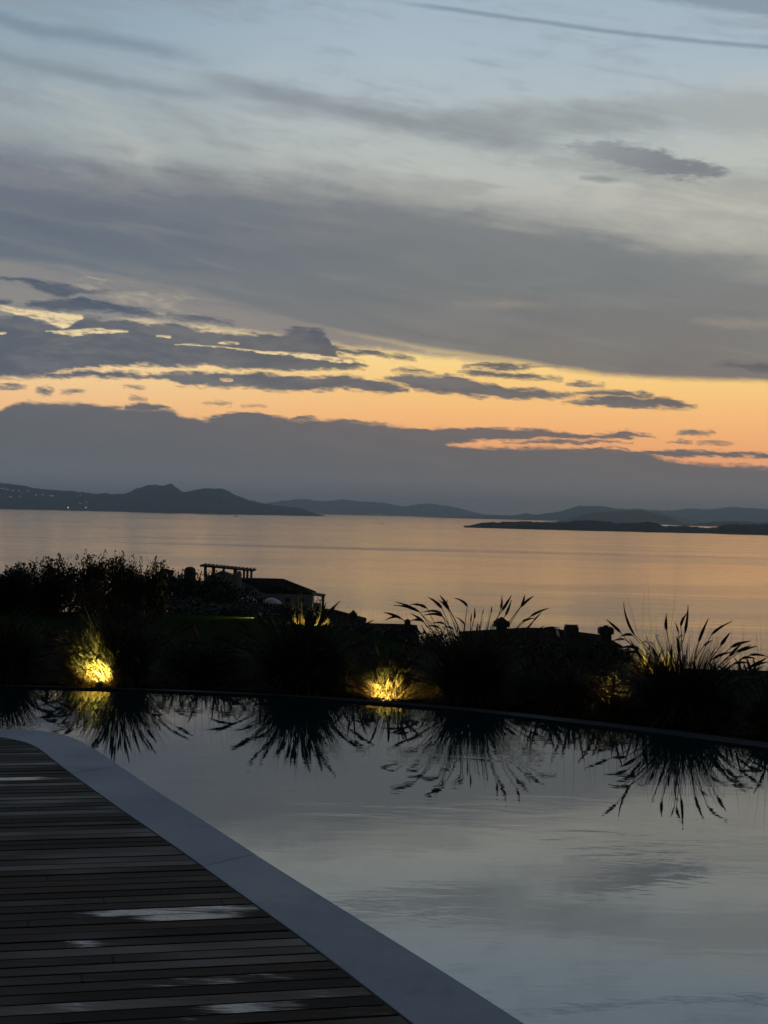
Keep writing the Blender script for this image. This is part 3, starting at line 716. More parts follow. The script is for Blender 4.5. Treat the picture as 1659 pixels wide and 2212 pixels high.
GRASS_GROUP = 'fountain grass clumps along the infinity edge'
FOL = [blades_mesh(s, 1700, 0.16) for s in (11, 12, 13)]
FOL_LOW = [blades_mesh(s, 1000, 0.15, (0.30, 0.5), 1.0, 14) for s in (21, 22)]
def dome_stalks(seed, n, h=0.80):
    r_ = random.Random(seed); out = []
    for i in range(n):
        a = r_.uniform(0, 2 * math.pi); lean = min(abs(r_.gauss(0, 0.62)) + 0.04, 1.35)
        rr = 0.08 * math.sqrt(r_.random()); P0 = Vector((rr * math.cos(a), rr * math.sin(a), 0.0))
        a += r_.gauss(0, 0.4); ln = h * r_.uniform(0.68, 0.98)
        d = Vector((math.cos(a) * math.sin(lean), math.sin(a) * math.sin(lean), math.cos(lean)))
        Pb = P0 + d * ln * 0.80
        out_d = Vector((math.cos(a), math.sin(a), 0)); tilt = lean + r_.uniform(0.15, 0.85) * (0.4 + lean)
        L = r_.uniform(0.12, 0.21)
        Pt = Pb + (out_d * math.sin(tilt) + Vector((0, 0, 1)) * math.cos(tilt)) * L
        out.append(stalk_meshes(P0, Pb, Pt, r_.uniform(0.15, 0.6), seed * 100 + i))
    return out
SETS = [dome_stalks(31, 44), dome_stalks(32, 44), dome_stalks(33, 34)]
LOWSETS = [dome_stalks(41, 11, 0.5), dome_stalks(42, 12, 0.48)]
def side_stalks(seed, n):                 # stalks hanging far out at the sides of a big clump
    r_ = random.Random(seed); out = []
    for i in range(n):
        a = r_.choice((0.0, math.pi)) + r_.gauss(0, 0.7); lean = r_.uniform(0.55, 1.2)
        P0 = Vector((0.1 * math.cos(a) * r_.random(), 0.1 * math.sin(a) * r_.random(), 0.0)); ln = r_.uniform(0.46, 0.72) * (0.8 + 0.2 * lean)
        ln = min(ln, 0.50 / max(math.cos(lean), 0.3))
        Pb = P0 + Vector((math.cos(a) * math.sin(lean), math.sin(a) * math.sin(lean), math.cos(lean))) * ln
        tilt = lean + r_.uniform(0.1, 0.8); L = r_.uniform(0.14, 0.22)
        Pt = Pb + (Vector((math.cos(a), math.sin(a), 0)) * math.sin(tilt) + Vector((0, 0, 1)) * math.cos(tilt)) * L
        Pt.z = max(Pt.z, 0.05)
        out.append(stalk_meshes(P0, Pb, Pt, r_.uniform(0.2, 0.6), seed * 100 + i, 1.1))
    return out
SIDE = [side_stalks(91, 30), side_stalks(92, 30)]
def clump(px, Y, label, fol, stalks, rz=0.0, sc=1.0, loc=None, big=False):
    p = loc if loc is not None else on_ground(px, Y)
    t = empty('fountain_grass', p, rz); t.scale = (sc, sc, sc)
    tag(t, label, 'ornamental grass', GRASS_GROUP, 'thing')
    obj('grass_blades', fol, t)
    for st, pl in (stalks + SIDE[0] if big else stalks):
        s_ = obj('flower_stalk', st, t); obj('seed_head', pl, s_)
    return t
def hero(px, py_base, Y, label, fol, list_px, scale, off, seed, rz=0.0):
    """clump whose plumes follow those of the photograph, each at its own depth inside the clump"""
    r_ = random.Random(seed); loc = on_ground(px, Y)
    t = empty('fountain_grass', loc); tag(t, label, 'ornamental grass', GRASS_GROUP, 'thing')
    b = obj('grass_blades', fol, t); b.rotation_euler = (0, 0, rz)
    for i, (bx, by, tx, ty) in enumerate(list_px):
        dyb = r_.uniform(-0.28, 0.28); dyt = dyb + r_.uniform(-0.06, 0.06)
        Pb = at(off[0] + bx * scale, off[1] + by * scale, Y + dyb) - loc
        Pt = at(off[0] + tx * scale, off[1] + ty * scale, Y + dyt) - loc
        P0 = Vector((r_.uniform(-0.09, 0.09) + Pb.x * 0.12, r_.uniform(-0.08, 0.08), 0.0))
        st, pl = stalk_meshes(P0, Pb, Pt, 0.45, seed * 77 + i, 1.15 if (Pt - Pb).length > 0.09 else 1.0)
        s_ = obj('flower_stalk', st, t); obj('seed_head', pl, s_)
    for st, pl in SIDE[seed % 2]:
        s_ = obj('flower_stalk', st, t); s_.rotation_euler = (0, 0, r_.uniform(-0.2, 0.2)); obj('seed_head', pl, s_)
    return t
def behind(px, d): 
    p = at(px, 1300, 10.0); return edge_hit(p.x / p.y) + d
clump(8, behind(8, 0.75), 'fountain grass clump at the far left end of the pool edge', FOL[2], SETS[2], 1.1, 0.94)
clump(190, behind(190, 0.85), 'fountain grass clump lit bright yellow by the left spotlight', FOL[1], SETS[2], 2.6, 0.74)
clump(262, behind(262, 0.8), 'unlit fountain grass clump just right of the left spotlight', FOL[0], SETS[0], 0.0, 1.0, big=True)
clump(650, behind(650, 0.8), 'dark fountain grass clump between the two bright spotlights', FOL[1], SETS[1], 0.2, 1.06, big=True)
clump(846, behind(846, 0.78), 'short fountain grass clump glowing above the middle spotlight', FOL_LOW[0], LOWSETS[0], 0.4, 1.0)
D_list = [(310, 245, 85, 185), (300, 240, 100, 155), (150, 300, 0, 245), (130, 285, 10, 315), (370, 210, 230, 175), (500, 260, 330, 245), (510, 280, 345, 270), (500, 210, 385, 115), (560, 210, 485, 100), (545, 200, 548, 140), (720, 195, 610, 120), (565, 225, 475, 140), (345, 330, 230, 255), (330, 320, 225, 318), (520, 345, 420, 340), (850, 260, 865, 215), (925, 250, 930, 200), (695, 350, 620, 285), (1010, 215, 1018, 105), (1020, 230, 1100, 100), (1050, 270, 1100, 140), (1180, 200, 1290, 105), (1185, 190, 1215, 95), (1265, 280, 1420, 210), (1195, 325, 1300, 295), (1290, 320, 1355, 250), (1325, 400, 1385, 360), (1370, 390, 1520, 382), (480, 380, 370, 365), (640, 420, 630, 360), (750, 330, 755, 250), (780, 300, 783, 205), (825, 390, 822, 350), (870, 440, 875, 400), (940, 380, 935, 340), (1240, 380, 1300, 310), (600, 390, 510, 370), (250, 400, 160, 390), (640, 470, 560, 420)]
hero(1020, 1510, behind(1020, 0.9), 'tall fountain grass clump with plumes over a chimney, right of the middle spotlight', FOL[2], D_list, 0.25, (829.5, 1261.6), 51, 0.9)
clump(1235, behind(1235, 0.9), 'low fountain grass clump in the gap between the two tall clumps', FOL_LOW[1], LOWSETS[1], 1.9, 0.95)
clump(1318, behind(1318, 1.0), 'low fountain grass clump sparkling in the right spotlight', FOL_LOW[0], LOWSETS[0], 2.9, 1.0)
E_list = [(385, 350, 265, 240), (505, 370, 410, 95), (490, 375, 385, 385), (420, 410, 310, 430), (545, 490, 365, 490), (540, 530, 430, 520), (690, 375, 720, 375), (610, 430, 560, 450), (670, 450, 630, 430), (780, 330, 782, 195), (885, 350, 858, 265), (885, 500, 880, 400), (905, 295, 960, 180), (940, 360, 968, 120), (890, 395, 930, 370), (1060, 430, 1143, 230), (1170, 370, 1345, 255), (1105, 465, 1175, 420), (1250, 460, 1330, 350), (1335, 480, 1510, 425), (1385, 520, 1510, 460), (1430, 510, 1560, 470), (1500, 545, 1659, 560), (1430, 575, 1550, 575), (1520, 640, 1659, 605), (1180, 580, 1350, 520), (1360, 620, 1490, 615), (830, 560, 832, 450), (700, 560, 660, 480), (480, 580, 380, 560)]
hero(1478, 1548, behind(1478, 1.0), 'tall fountain grass clump with plumes spread against the sea, at the right', FOL[0], E_list, 0.25, (1244.3, 1278.9), 57, 2.2)
clump(1690, behind(1690, 0.7), 'fountain grass clump at the right border of the photo', FOL_LOW[1], LOWSETS[0], 0.2, 1.0)
low_spots = [(60, 1.3, 'low grass clump just right of the clump at the far left end'), (125, 1.9, 'low grass clump left of and behind the lit left clump'), (228, 2.5, 'low grass clump hidden behind the unlit left clump'), (390, 1.3, 'low grass clump near the pool edge, right of the unlit left clump'), (480, 1.4, 'low grass clump near the pool edge, first left of the middle dark clump'),
             (570, 1.5, 'low grass clump touching the left side of the middle dark clump'), (640, 2.5, 'low grass clump behind the middle dark clump'), (712, 1.3, 'low grass clump touching the right side of the middle dark clump'), (770, 1.2, 'low grass clump left of the middle spotlight near the pool edge'), (960, 1.2, 'low grass clump at the left foot of the tall plumed clump'),
             (1075, 1.7, 'low grass clump at the right foot of the tall plumed clump'), (1175, 1.2, 'low grass clump left of the gap under the flat topped chimney'), (1200, 2.3, 'low grass clump behind the gap under the flat topped chimney'), (1290, 2.2, 'low grass clump behind the sparkling low clump'), (1395, 1.2, 'low grass clump at the left foot of the rightmost tall clump'), (1400, 2.3, 'low grass clump behind the left side of the rightmost tall clump'), (1570, 1.1, 'low grass clump at the right foot of the rightmost tall clump'), (1640, 2.2, 'low grass clump standing back at the right border of the photo'),
             (92, 2.3, 'low brownish grass clump behind the lit clump at far left'), (345, 2.2, 'low grass clump behind and right of the unlit left clump'), (445, 1.6, 'low grass clump in the gap right of the unlit left clump'),
             (530, 2.4, 'low grass clump behind the gap left of the middle dark clump'), (745, 2.1, 'low grass clump behind and left of the middle spotlight'), (915, 2.4, 'low grass clump behind the middle spotlight, left of the tall plumes'),
             (1130, 2.3, 'low grass clump behind the right side of the tall plumed clump'), (1590, 1.9, 'low grass clump behind the right side of the rightmost tall clump')]
for i, (px, d, lb) in enumerate(low_spots):
    clump(px, behind(px, d), lb, FOL_LOW[i % 2], LOWSETS[(i + 1) % 2], i * 1.7, 0.85 + 0.08 * (i % 3))

# ---------------------------------------------------------------- spotlights
def emis(name, c, s):
    m_ = bpy.data.materials.new(name); m_.use_nodes = True; p = m_.node_tree.nodes['Principled BSDF']
    p.inputs['Base Color'].default_value = (*c, 1); p.inputs['Emission Color'].default_value = (*c, 1); p.inputs['Emission Strength'].default_value = s
    return m_
M_lamp = emis('lamp_lens', (1.0, 0.66, 0.16), 14.0)
M_metal = material('dark_metal', (0.05, 0.05, 0.05), 0.45, 0.4)
M_white = material('white_paint', (0.75, 0.74, 0.72), 0.6, 0.3)
def spotlight(loc, aim, watts, label, size=110, tilt_cap=True):
    t = empty('garden_spotlight', loc); tag(t, label, 'spotlight', 'garden spotlights in the grass bed')
    stake = MB().lathe([(0.008, -0.10), (0.012, -0.02), (0.012, 0.03)], 8); obj('stake', stake.me('stake', M_metal), t)
    d = (Vector(aim) - Vector(loc) - Vector((0, 0, 0.06))).normalized()
    q = d.to_track_quat('Z', 'Y')
    bd = MB().lathe([(0.018, -0.05), (0.030, -0.035), (0.034, 0.03), (0.037, 0.05), (0.033, 0.05), (0.030, 0.032)], 14)
    b = obj('lamp_body', bd.me('lamp_body', M_metal, True), t, (0, 0, 0.06)); b.rotation_mode = 'QUATERNION'; b.rotation_quaternion = q
    ln = MB().lathe([(0.0295, 0.034), (0.0295, 0.037), (0.018, 0.040)], 14); obj('lens', ln.me('lens', M_lamp, True), b)
    ld = bpy.data.lights.new('lamp_light', 'SPOT'); ld.energy = watts; ld.color = (1.0, 0.70, 0.20); ld.spot_size = R(size); ld.spot_blend = 0.7; ld.shadow_soft_size = 0.02
    lo = bpy.data.objects.new('lamp_light', ld); COL.objects.link(lo); lo.parent = t
    lo.location = Vector((0, 0, 0.06)) + d * 0.055; lo.rotation_mode = 'QUATERNION'; lo.rotation_quaternion = d.to_track_quat('-Z', 'Y')
    return t
def place(px, d, dz=0.0): return on_ground(px, behind(px, d), dz)
a_ = place(220, 0.36, -0.07); spotlight(a_, a_ + Vector((-0.08, 0.36, 0.30)), 190, 'small spotlight half hidden at the foot of the left lit clump', 82)
a_ = place(818, 0.26, -0.07); spotlight(a_, a_ + Vector((0.10, 0.36, 0.10)), 150, 'small spotlight on the pool edge lighting the middle short clump', 84)
clump(1338, behind(1338, 0.62), 'low grass clump at the pool edge in front of the sparkling clump', FOL_LOW[1], LOWSETS[1], 4.4, 0.66)
a_ = place(1364, 1.02, -0.02); spotlight(a_, a_ + Vector((-0.30, -0.14, 0.26)), 95, 'small spotlight hidden behind leaves left of the right tall clump', 120)

# ---------------------------------------------------------------- tufts and lamps farther back
TUFT = [blades_mesh(s, 160, 0.10, (0.12, 0.30), 1.0, 6) for s in (61, 62)]
def tuft(px, Y, label, sc=1.0, rz=0.0, v=0):
    t = obj('grass_tuft', TUFT[v], None, on_ground(px, Y)); t.scale = (sc, sc, sc); t.rotation_euler = (0, 0, rz)
    return tag(t, label, 'grass tuft', 'small grass tufts lit by far lamps', 'thing')
names5 = ['first lit grass tuft from the left in the row below the house', 'second lit grass tuft from the left in the row below the house', 'middle lit grass tuft of the row below the house', 'fourth lit grass tuft from the left in the row below the house', 'rightmost lit grass tuft in the row below the house', ]
for i, (px, sc) in enumerate(((640, 0.55), (655, 0.75), (672, 0.6), (690, 0.7), (706, 0.5))):
    tuft(px, 27.0 + 0.25 * (i % 2), names5[i], sc, i, i % 2)
a_ = on_ground(668, 26.4); spotlight(a_ + Vector((0, 0, -0.02)), a_ + Vector((0.1, 0.8, 0.12)), 190, 'far spotlight on the lawn crest lighting small tufts below the house', 150)
a_ = on_ground(560, 28.6, 0.0); spotlight(a_, a_ + Vector((-0.9, -0.25, 0.05)), 45, 'far spotlight grazing the lawn crest left of the lit tufts', 120)
for i, (px, sc) in enumerate(((1412, 1.2), (1428, 1.45), (1446, 1.1))):
    tuft(px, 16.6, ['left one of three lit tufts behind the right tall clump', 'middle one of three lit tufts behind the right tall clump', 'right one of three lit tufts behind the right tall clump'][i], sc, i * 2, i % 2)
a_ = on_ground(1430, 16.1, 0.06); spotlight(a_, a_ + Vector((0.0, 0.5, 0.25)), 90, 'spotlight seen through the stems of the right tall clump', 120)

# ---------------------------------------------------------------- shrubs and trees
def leaf_cloud(seed, n, rx, ry, rz, leaf, mat, sprouts=14, z0=0.0):
    r_ = random.Random(seed); v = []; f = []
    cl = [(Vector((r_.uniform(-1, 1) * rx * .75, r_.uniform(-1, 1) * ry * .75, rz * r_.uniform(0.02, 0.80))), r_.uniform(0.24, 0.42)) for _ in range(26)]
    def leaf_at(p, s):
        d = Vector((r_.gauss(0, 1), r_.gauss(0, 1), r_.gauss(0.3, 1))).normalized(); e = d.cross(Vector((r_.gauss(0, 1), r_.gauss(0, 1), r_.gauss(0, 1)))).normalized()
        b = len(v); v.extend([p - d * s, p + e * s * .42, p + d * s, p - e * s * .42]); f.append((b, b + 1, b + 2, b + 3))
    for i in range(n):
        c, cr = cl[r_.randrange(len(cl))]
        q = Vector((r_.gauss(0, 1), r_.gauss(0, 1), r_.gauss(0, 1))).normalized() * (r_.random() ** 0.45)
        p = c + Vector((q.x * rx * cr * 1.2, q.y * ry * cr * 1.2, q.z * rz * cr * 0.9))
        p.z = max(p.z, 0.02) + z0
        leaf_at(p, leaf * r_.uniform(0.6, 1.3))
    for i in range(sprouts):
        x = r_.uniform(-1, 1) * rx * .85; hgt = rz * r_.uniform(0.85, 1.18) * (1 - 0.22 * (x / rx) ** 2)
        p = Vector((x, r_.uniform(-.5, .5) * ry, rz * 0.6)); d = Vector((r_.gauss(0, .12), r_.gauss(0, .12), 1)).normalized()
        k = 0.0
        while p.z < hgt:
            leaf_at(p + Vector((r_.gauss(0, leaf * .8), r_.gauss(0, leaf * .8), z0)), leaf * r_.uniform(0.6, 1.1)); p = p + d * leaf * 0.45
    return mesh('foliage', v, f, mat)
def trunk_me(seed, h, r0, spread, limbs=5):
    r_ = random.Random(seed); m_ = MB(); m_.tube([(0, 0, -0.15), (0.03 * h, 0, h * .3), (0, 0.03 * h, h * .62)], [r0, r0 * .8, r0 * .5], 7)
    for i in range(limbs):
        a = 2 * math.pi * i / limbs + r_.random(); z = h * r_.uniform(.15, .5)
        m_.tube([(0, 0, z), (spread * .35 * math.cos(a), spread * .35 * math.sin(a), z + h * .18), (spread * .7 * math.cos(a), spread * .7 * math.sin(a), z + h * .36)], [r0 * .5, r0 * .35, r0 * .15], 5)
    return m_.me('trunk', M_bark, True)
SHR = [leaf_cloud(s, 7000, 0.78, 0.7, 1.0, 0.038, M_leaf, 18) for s in (71, 72, 73)]
SHT = [trunk_me(s, 0.8, 0.03, 0.5) for s in (74, 75)]
def shrub(px, Y, top_py, width, label, v, rz=0.0, name='shrub', fol=None, group='shrubs along the lawn crest'):
    p = on_ground(px, Y); top = at(px, top_py, Y).z; h = max(top - p.z, 0.2)
    t = empty(name, p, rz); t.scale = (width, width, h); tag(t, label, 'shrub', group)
    obj('foliage', fol or SHR[v % 3], t); obj('trunk', SHT[v % 2], t)
    return t
shrub(-50, 28.1, 1222, 1.05, 'dark shrub cut by the left border of the photo', 1, 0.5)
shrub(42, 28.6, 1222, 0.85, 'dark leafy shrub first from the left in the row on the lawn crest', 0, 1.0)
shrub(88, 27.6, 1216, 0.65, 'dark rounded shrub second from the left on the lawn crest', 2, 2.0)
shrub(150, 28.6, 1208, 0.75, 'dark shrub behind the reddish shrub, third from the left', 1, 0.2)
shrub(212, 28.0, 1200, 0.72, 'tallest dark shrub of the row on the lawn crest', 0, 2.7)
shrub(272, 28.6, 1204, 0.70, 'dark shrub with thin upright sprouts right of the tallest shrub', 2, 1.3)
shrub(318, 27.6, 1214, 0.50, 'slim dark shrub at the right end of the row, near the arched chimney', 1, 3.3)
shrub(186, 26.6, 1250, 0.62, 'reddish-brown shrub standing in front of the dark shrub row', 0, 0.8, 'red_shrub', leaf_cloud(79, 1600, 0.75, 0.7, 1.0, 0.036, M_leaf2, 12))
TREE = [leaf_cloud(s, 4500, 1.0, 0.95, 1.0, 0.05, M_leaf, 16, 0.0) for s in (81, 82)]
def tree(px, Y, top_py, width, label, v, rz=0.0, name='tree'):
    p = on_ground(px, Y); top = at(px, top_py, Y).z; h = max(top - p.z, 0.4)
    t = empty(name, p, rz); t.scale = (width, width, h); tag(t, label, 'tree', 'trees around the house')
    obj('crown', TREE[v % 2], t); obj('trunk', SHT[v % 2], t); return t
tree(352, 62, 1250, 1.5, 'dark tree below the arched chimney, left of the house', 0)
tree(402, 64, 1239, 1.6, 'dark bushy tree left of the rooftop pergola', 1, 1.0)
tree(448, 66, 1247, 1.5, 'dark tree covering the house corner under the pergola', 0, 2.0)
tree(492, 60, 1268, 1.3, 'low dark tree in front of the white gable of the house', 1, 2.4)
tree(538, 56, 1292, 1.0, 'low dark bush before the parasols by the house', 0, 0.5)
tree(600, 52, 1306, 0.9, 'low dark bush before the house wall', 1, 4.0)
tree(648, 55, 1310, 0.7, 'small bush right of the low bush before the house wall', 0, 5.0)
tree(380, 50, 1290, 1.6, 'wide dark bush at the lawn crest right of the shrub row', 0, 3.0)
tree(470, 46, 1305, 1.4, 'wide low bush above the lit lawn edge', 1, 3.7)

for i, (px, Y, tp, w, lb) in enumerate(((745, 44, 1354, 1.0, 'dark bush below the small pointed chimney'), (800, 46, 1362, 1.1, 'dark bush right of the small pointed chimney'), (862, 45, 1362, 1.1, 'dark bush under the small domed chimney'), (925, 44, 1368, 1.1, 'dark bush left of the tall plumed clump'),
                                    (1000, 42, 1388, 1.0, 'dark bush behind the left side of the tall plumed clump'), (1075, 42, 1396, 1.0, 'dark bush under the chimney with the pointed cap'), (1150, 43, 1386, 1.0, 'dark bush in front of the middle of the three-chimney house'), (1222, 42, 1390, 1.0, 'dark bush under the flat topped chimney'),
                                    (1290, 41, 1394, 1.0, 'dark bush under the crowned chimney'), (1350, 40, 1402, 0.9, 'dark bush at the right end of the three-chimney house'))):
    tree(px, Y, tp, w, lb, i, i * 1.3, 'bush')

# ---------------------------------------------------------------- houses on the slope
M_wall = material('white_render', (0.5, 0.48, 0.45), 0.9, 0.1, mottled((0.32, 0.30, 0.28), (0.42, 0.40, 0.38), 0.8, 5))
def tiles(n, p):
    g = n.new('ShaderNodeTexCoord').outputs['Object']; x, y, z = n.sep(g)
    w = n.m('SINE', n.mul(x, 26.0)); f_ = n.noise(g, 2.5, 4.0, 0.6)
    n.set(p.inputs['Base Color'], n.mix(n.mapr(f_, 0.3, 0.7), (0.045, 0.027, 0.021, 1), (0.085, 0.052, 0.04, 1)))
    bn = n.new('ShaderNodeBump'); bn.inputs['Strength'].default_value = 0.8; bn.inputs['Distance'].default_value = 0.06
    n.set(bn.inputs['Height'], w); n.set(p.inputs['Normal'], bn.outputs[0])
M_stack = material('backlit_stack', (0.09, 0.085, 0.08), 0.9, 0.1, mottled((0.06, 0.055, 0.05), (0.12, 0.11, 0.10), 3.0, 5))  # backlit chimneys: their shade against the bright sky is put into this colour
M_tile = material('clay_tiles', (0.1, 0.06, 0.045), 0.95, 0.0, tiles)
M_wood = material('dark_wood', (0.035, 0.028, 0.022), 0.8, 0.2)
M_glass = material('dark_window', (0.02, 0.02, 0.022), 0.1, 0.5)
def chimney_me(w, h, style, mat=None):
    m_ = MB()
    if style == 'pot':                    # square shaft, wide cap with a small crown
        m_.box(-w * .36, w * .36, -w * .36, w * .36, -1.5, h * .45).box(-w * .5, w * .5, -w * .5, w * .5, h * .45 + .003, h * .82, 1.0)
        m_.box(-w * .42, w * .42, -w * .42, w * .42, h * .82 + .003, h * .90).box(-w * .16, w * .16, -w * .16, w * .16, h * .90 + .003, h)
    elif style == 'flat':
        m_.box(-w * .42, w * .42, -w * .42, w * .42, -1.5, h * .16).box(-w * .5, w * .5, -w * .5, w * .5, h * .16 + .003, h * .84)
        m_.box(-w * .40, w * .40, -w * .40, w * .40, h * .84 + .003, h * .9).box(-w * .46, w * .46, -w * .46, w * .46, h * .9 + .003, h)
    elif style == 'point':
        m_.box(-w * .34, w * .34, -w * .34, w * .34, -1.5, h * .42).box(-w * .5, w * .5, -w * .5, w * .5, h * .42 + .003, h * .74)
        m_.box(-w * .42, w * .42, -w * .42, w * .42, h * .74 + .003, h, 0.15)
    elif style == 'arch':                 # two legs, an arched head and a vent opening between
        m_.box(-w * .5, -w * .16, -w * .4, w * .4, -1.5, h * .45).box(w * .14, w * .46, -w * .4, w * .4, -1.5, h * .45)
        pr = [(-w * .5, h * .45 + .003), (w * .5, h * .45 + .003), (w * .55, h * .72), (w * .46, h * .86), (w * .05, h * .88), (-w * .1, h), (-w * .38, h * .97), (-w * .52, h * .8)]
        m_.prism(pr, -w * .4, w * .4); m_.box(-w * .2, w * .2, -w * .36, w * .36, -1.5, h * .18)
    else:                                 # domed white
        m_.lathe([(w * .46, -1.2), (w * .46, h * .6), (w * .40, h * .8), (w * .25, h * .95), (w * .05, h)], 12)
    return m_.me('chimney', mat or M_wall)
YH = 180.0
def hp(px, py, Y=YH): return at(px, py, Y)
house = empty('house', Vector((hp(600, 1300).x, YH, hp(600, 1300).z)))
tag(house, 'white house with a rooftop pergola and hipped tiled roof above the shore', 'house', 'houses on the slope')
def hl(px, py, dY=0.0, o=None): 
    o = o or house; return at(px, py, o.location.y + dY) - o.location
# main body with hipped roof
A = hl(513, 1250, 3.0); zr = hl(560, 1249, 3).z
eL, eR = hl(574, 1283), hl(676, 1283); eav = (eL.z + eR.z) / 2
ridL, ridR = hl(522, 1249.5, 3.5), hl(612, 1249, 3.5)
mb = MB(); D1 = 7.0
mb.box(eL.x, eR.x - 0.15, 0.25, D1 - .25, eav - 5.5, eav - 0.06); obj('wall', mb.me('wall', M_wall), house)
rf = MB(); th = 0.16
f0, f1, b0, b1 = Vector((eL.x - .1, 0, eav)), Vector((eR.x + .1, 0, eav)), Vector((eL.x - 3.2, D1, eav)), Vector((eR.x + .1, D1, eav))
gl = Vector((ridL.x, 0.0, zr)); 
rl, rr = Vector((ridL.x, 3.5, zr)), Vector((ridR.x, 3.5, zr))
fl = Vector((ridL.x, 0.4, zr - 0.1))
lower = [f0, f1, b1, Vector((ridL.x, D1, eav)), Vector((ridL.x, 0.1, zr - 0.02))]
n0_ = len(rf.v)
P = [f0, f1, b1, Vector((ridL.x, D1, eav)), rl, rr, Vector((ridL.x + .05, 0.05, zr - .03))]
Q = [p - Vector((0, 0, th)) for p in P]
rf.v += [tuple(p) for p in P] + [tuple(p) for p in Q]
rf.f += [(0, 1, 5, 4, 6), (1, 2, 5), (2, 3, 4, 5), (6, 4, 3), (7, 11, 12, 13)[::-1] if False else (7, 13, 11, 12, 8), (8, 12, 9), (9, 12, 11, 10), (0, 7, 8, 1), (1, 8, 9, 2), (2, 9, 10, 3), (0, 6, 13, 7), (6, 3, 10, 13)]
obj('roof', rf.me('roof', M_tile), house)
# white gable wall stepping down on the left of the roof
gp = [hl(513, 1251), hl(573, 1282.5), hl(573, 1300), hl(498, 1300), hl(498, 1277), hl(511, 1272)]
obj('gable_wall', MB().prism([(p.x, p.z) for p in gp], -0.25, 0.0).me('gable_wall', M_wall), house)
# roof terrace block and its pergola
tb = [hl(440, 1247), hl(470, 1236), hl(511, 1250), hl(511, 1300), hl(440, 1300)]
obj('terrace_wall', MB().prism([(p.x, p.z) for p in tb], 1.0, 6.0).me('terrace_wall', M_wall), house)
pl_ = [hl(430, 1221.2), hl(546, 1232.6), hl(546, 1235.2), hl(430, 1224.4)]
bm_ = MB().prism([(p.x, p.z) for p in pl_], 0.6, 5.2)
for i in range(14):
    t = (i + 0.5) / 14; px = 430 + 116 * t; py = 1221.2 + 11.4 * t; p = hl(px, py)
    bm_.box(p.x - .06, p.x + .06, 0.2, 5.6, p.z + .003, p.z + .10)
obj('pergola_roof', bm_.me('pergola_roof', M_wood), house)
for (px, w, pb, dY) in ((441, 6, 1245, 1.1), (459, 7, 1242, 1.1), (481, 4.5, 1240, 1.1), (506, 8, 1249, 1.1), (525, 4.5, 1249, 1.1), (532.5, 5, 1249, 1.1), (541, 4.6, 1249, 1.1)):
    t = (px - 430) / 116; ptop = hl(px, 1223.6 + 11.2 * t); pb_ = hl(px, pb + 4); hw = w / F * YH / 2
    obj('pillar', MB().box(ptop.x - hw, ptop.x + hw, dY, dY + .35, pb_.z, ptop.z - 0.01).me('pillar', M_wall), house)
c_ = hl(517.5, 1250); ch = obj('chimney', chimney_me(0.62, 0.95, 'dome'), house, (c_.x, -0.55, c_.z)); ch['label'] = 'white domed chimney'
# lower wall, porch, window
lw = [hl(543, 1281), hl(674, 1285), hl(674, 1320), hl(543, 1320)]
obj('front_wall', MB().prism([(p.x, p.z) for p in lw], -0.6, -0.3).me('front_wall', M_wall), house)
for px in (561, 622, 652):
    a, b = hl(px - 5, 1292), hl(px + 5, 1300)
    obj('window', MB().box(a.x, b.x, -0.66, -0.603, b.z, a.z).me('window', M_glass), house)
pr_ = [hl(674, 1282.5), hl(701, 1287), hl(701, 1289.4), hl(674, 1285.4)]
obj('porch_roof', MB().prism([(p.x, p.z) for p in pr_], -0.6, 3.5).me('porch_roof', M_wood), house)
for dY in (-0.4, 3.0):
    a, b = hl(695.5, 1288), hl(698, 1318); obj('porch_post', MB().box(a.x, b.x, dY, dY + .15, b.z, a.z - .02).me('porch_post', M_wood), house)
lw2 = [hl(676, 1300), hl(694, 1304), hl(694, 1322), hl(676, 1322)]
obj('porch_wall', MB().prism([(p.x, p.z) for p in lw2], -0.5, -0.25).me('porch_wall', M_wall), house)
# a second house behind the trees with the arched chimney
def small_house(px0, px1, ridge_py, eave_py, Y, depth, label, ridge_px=None):
    t = empty('house', at((px0 + px1) / 2, eave_py, Y)); tag(t, label, 'house', 'houses on the slope')
    a, b = hl(px0, eave_py, 0, t), hl(px1, eave_py, 0, t); ez = (a.z + b.z) / 2
    rp = ridge_px or ((px0 + px1) / 2 - (px1 - px0) * .18, (px0 + px1) / 2 + (px1 - px0) * .18)
    r0_, r1_ = hl(rp[0], ridge_py, depth / 2, t), hl(rp[1], ridge_py, depth / 2, t); rz = (r0_.z + r1_.z) / 2
    obj('wall', MB().box(a.x + .25, b.x - .25, .25, depth - .25, ez - 5.0, ez - .05).me('wall', M_wall), t)
    m_ = MB(); P = [(a.x, 0, ez), (b.x, 0, ez), (b.x, depth, ez), (a.x, depth, ez), (r0_.x, depth / 2, rz), (r1_.x, depth / 2, rz)]
    Q = [(p[0], p[1], p[2] - .14) for p in P]; m_.v += P + Q
    m_.f += [(0, 1, 5, 4), (1, 2, 5), (2, 3, 4, 5), (3, 0, 4), (6, 10, 11, 7), (7, 11, 8), (8, 11, 10, 9), (9, 10, 6), (0, 6, 7, 1), (1, 7, 8, 2), (2, 8, 9, 3), (3, 9, 6, 0)]
    obj('roof', m_.me('roof', M_tile), t)
    for k in (0.3, 0.7):
        x = a.x + (b.x - a.x) * k; w_ = obj('window', MB().box(x - .5, x + .5, .19, .247, ez - 1.7, ez - .6).me('window', M_glass), t)
    return t
def put_chimney(t, px, py_top, py_bot, w_px, style, dY):
    top, bot = hl(px, py_top, dY, t), hl(px, py_bot, dY, t); Y = t.location.y + dY
    return obj('chimney', chimney_me(w_px / F * Y, top.z - bot.z, style, M_stack), t, (bot.x, dY, bot.z))
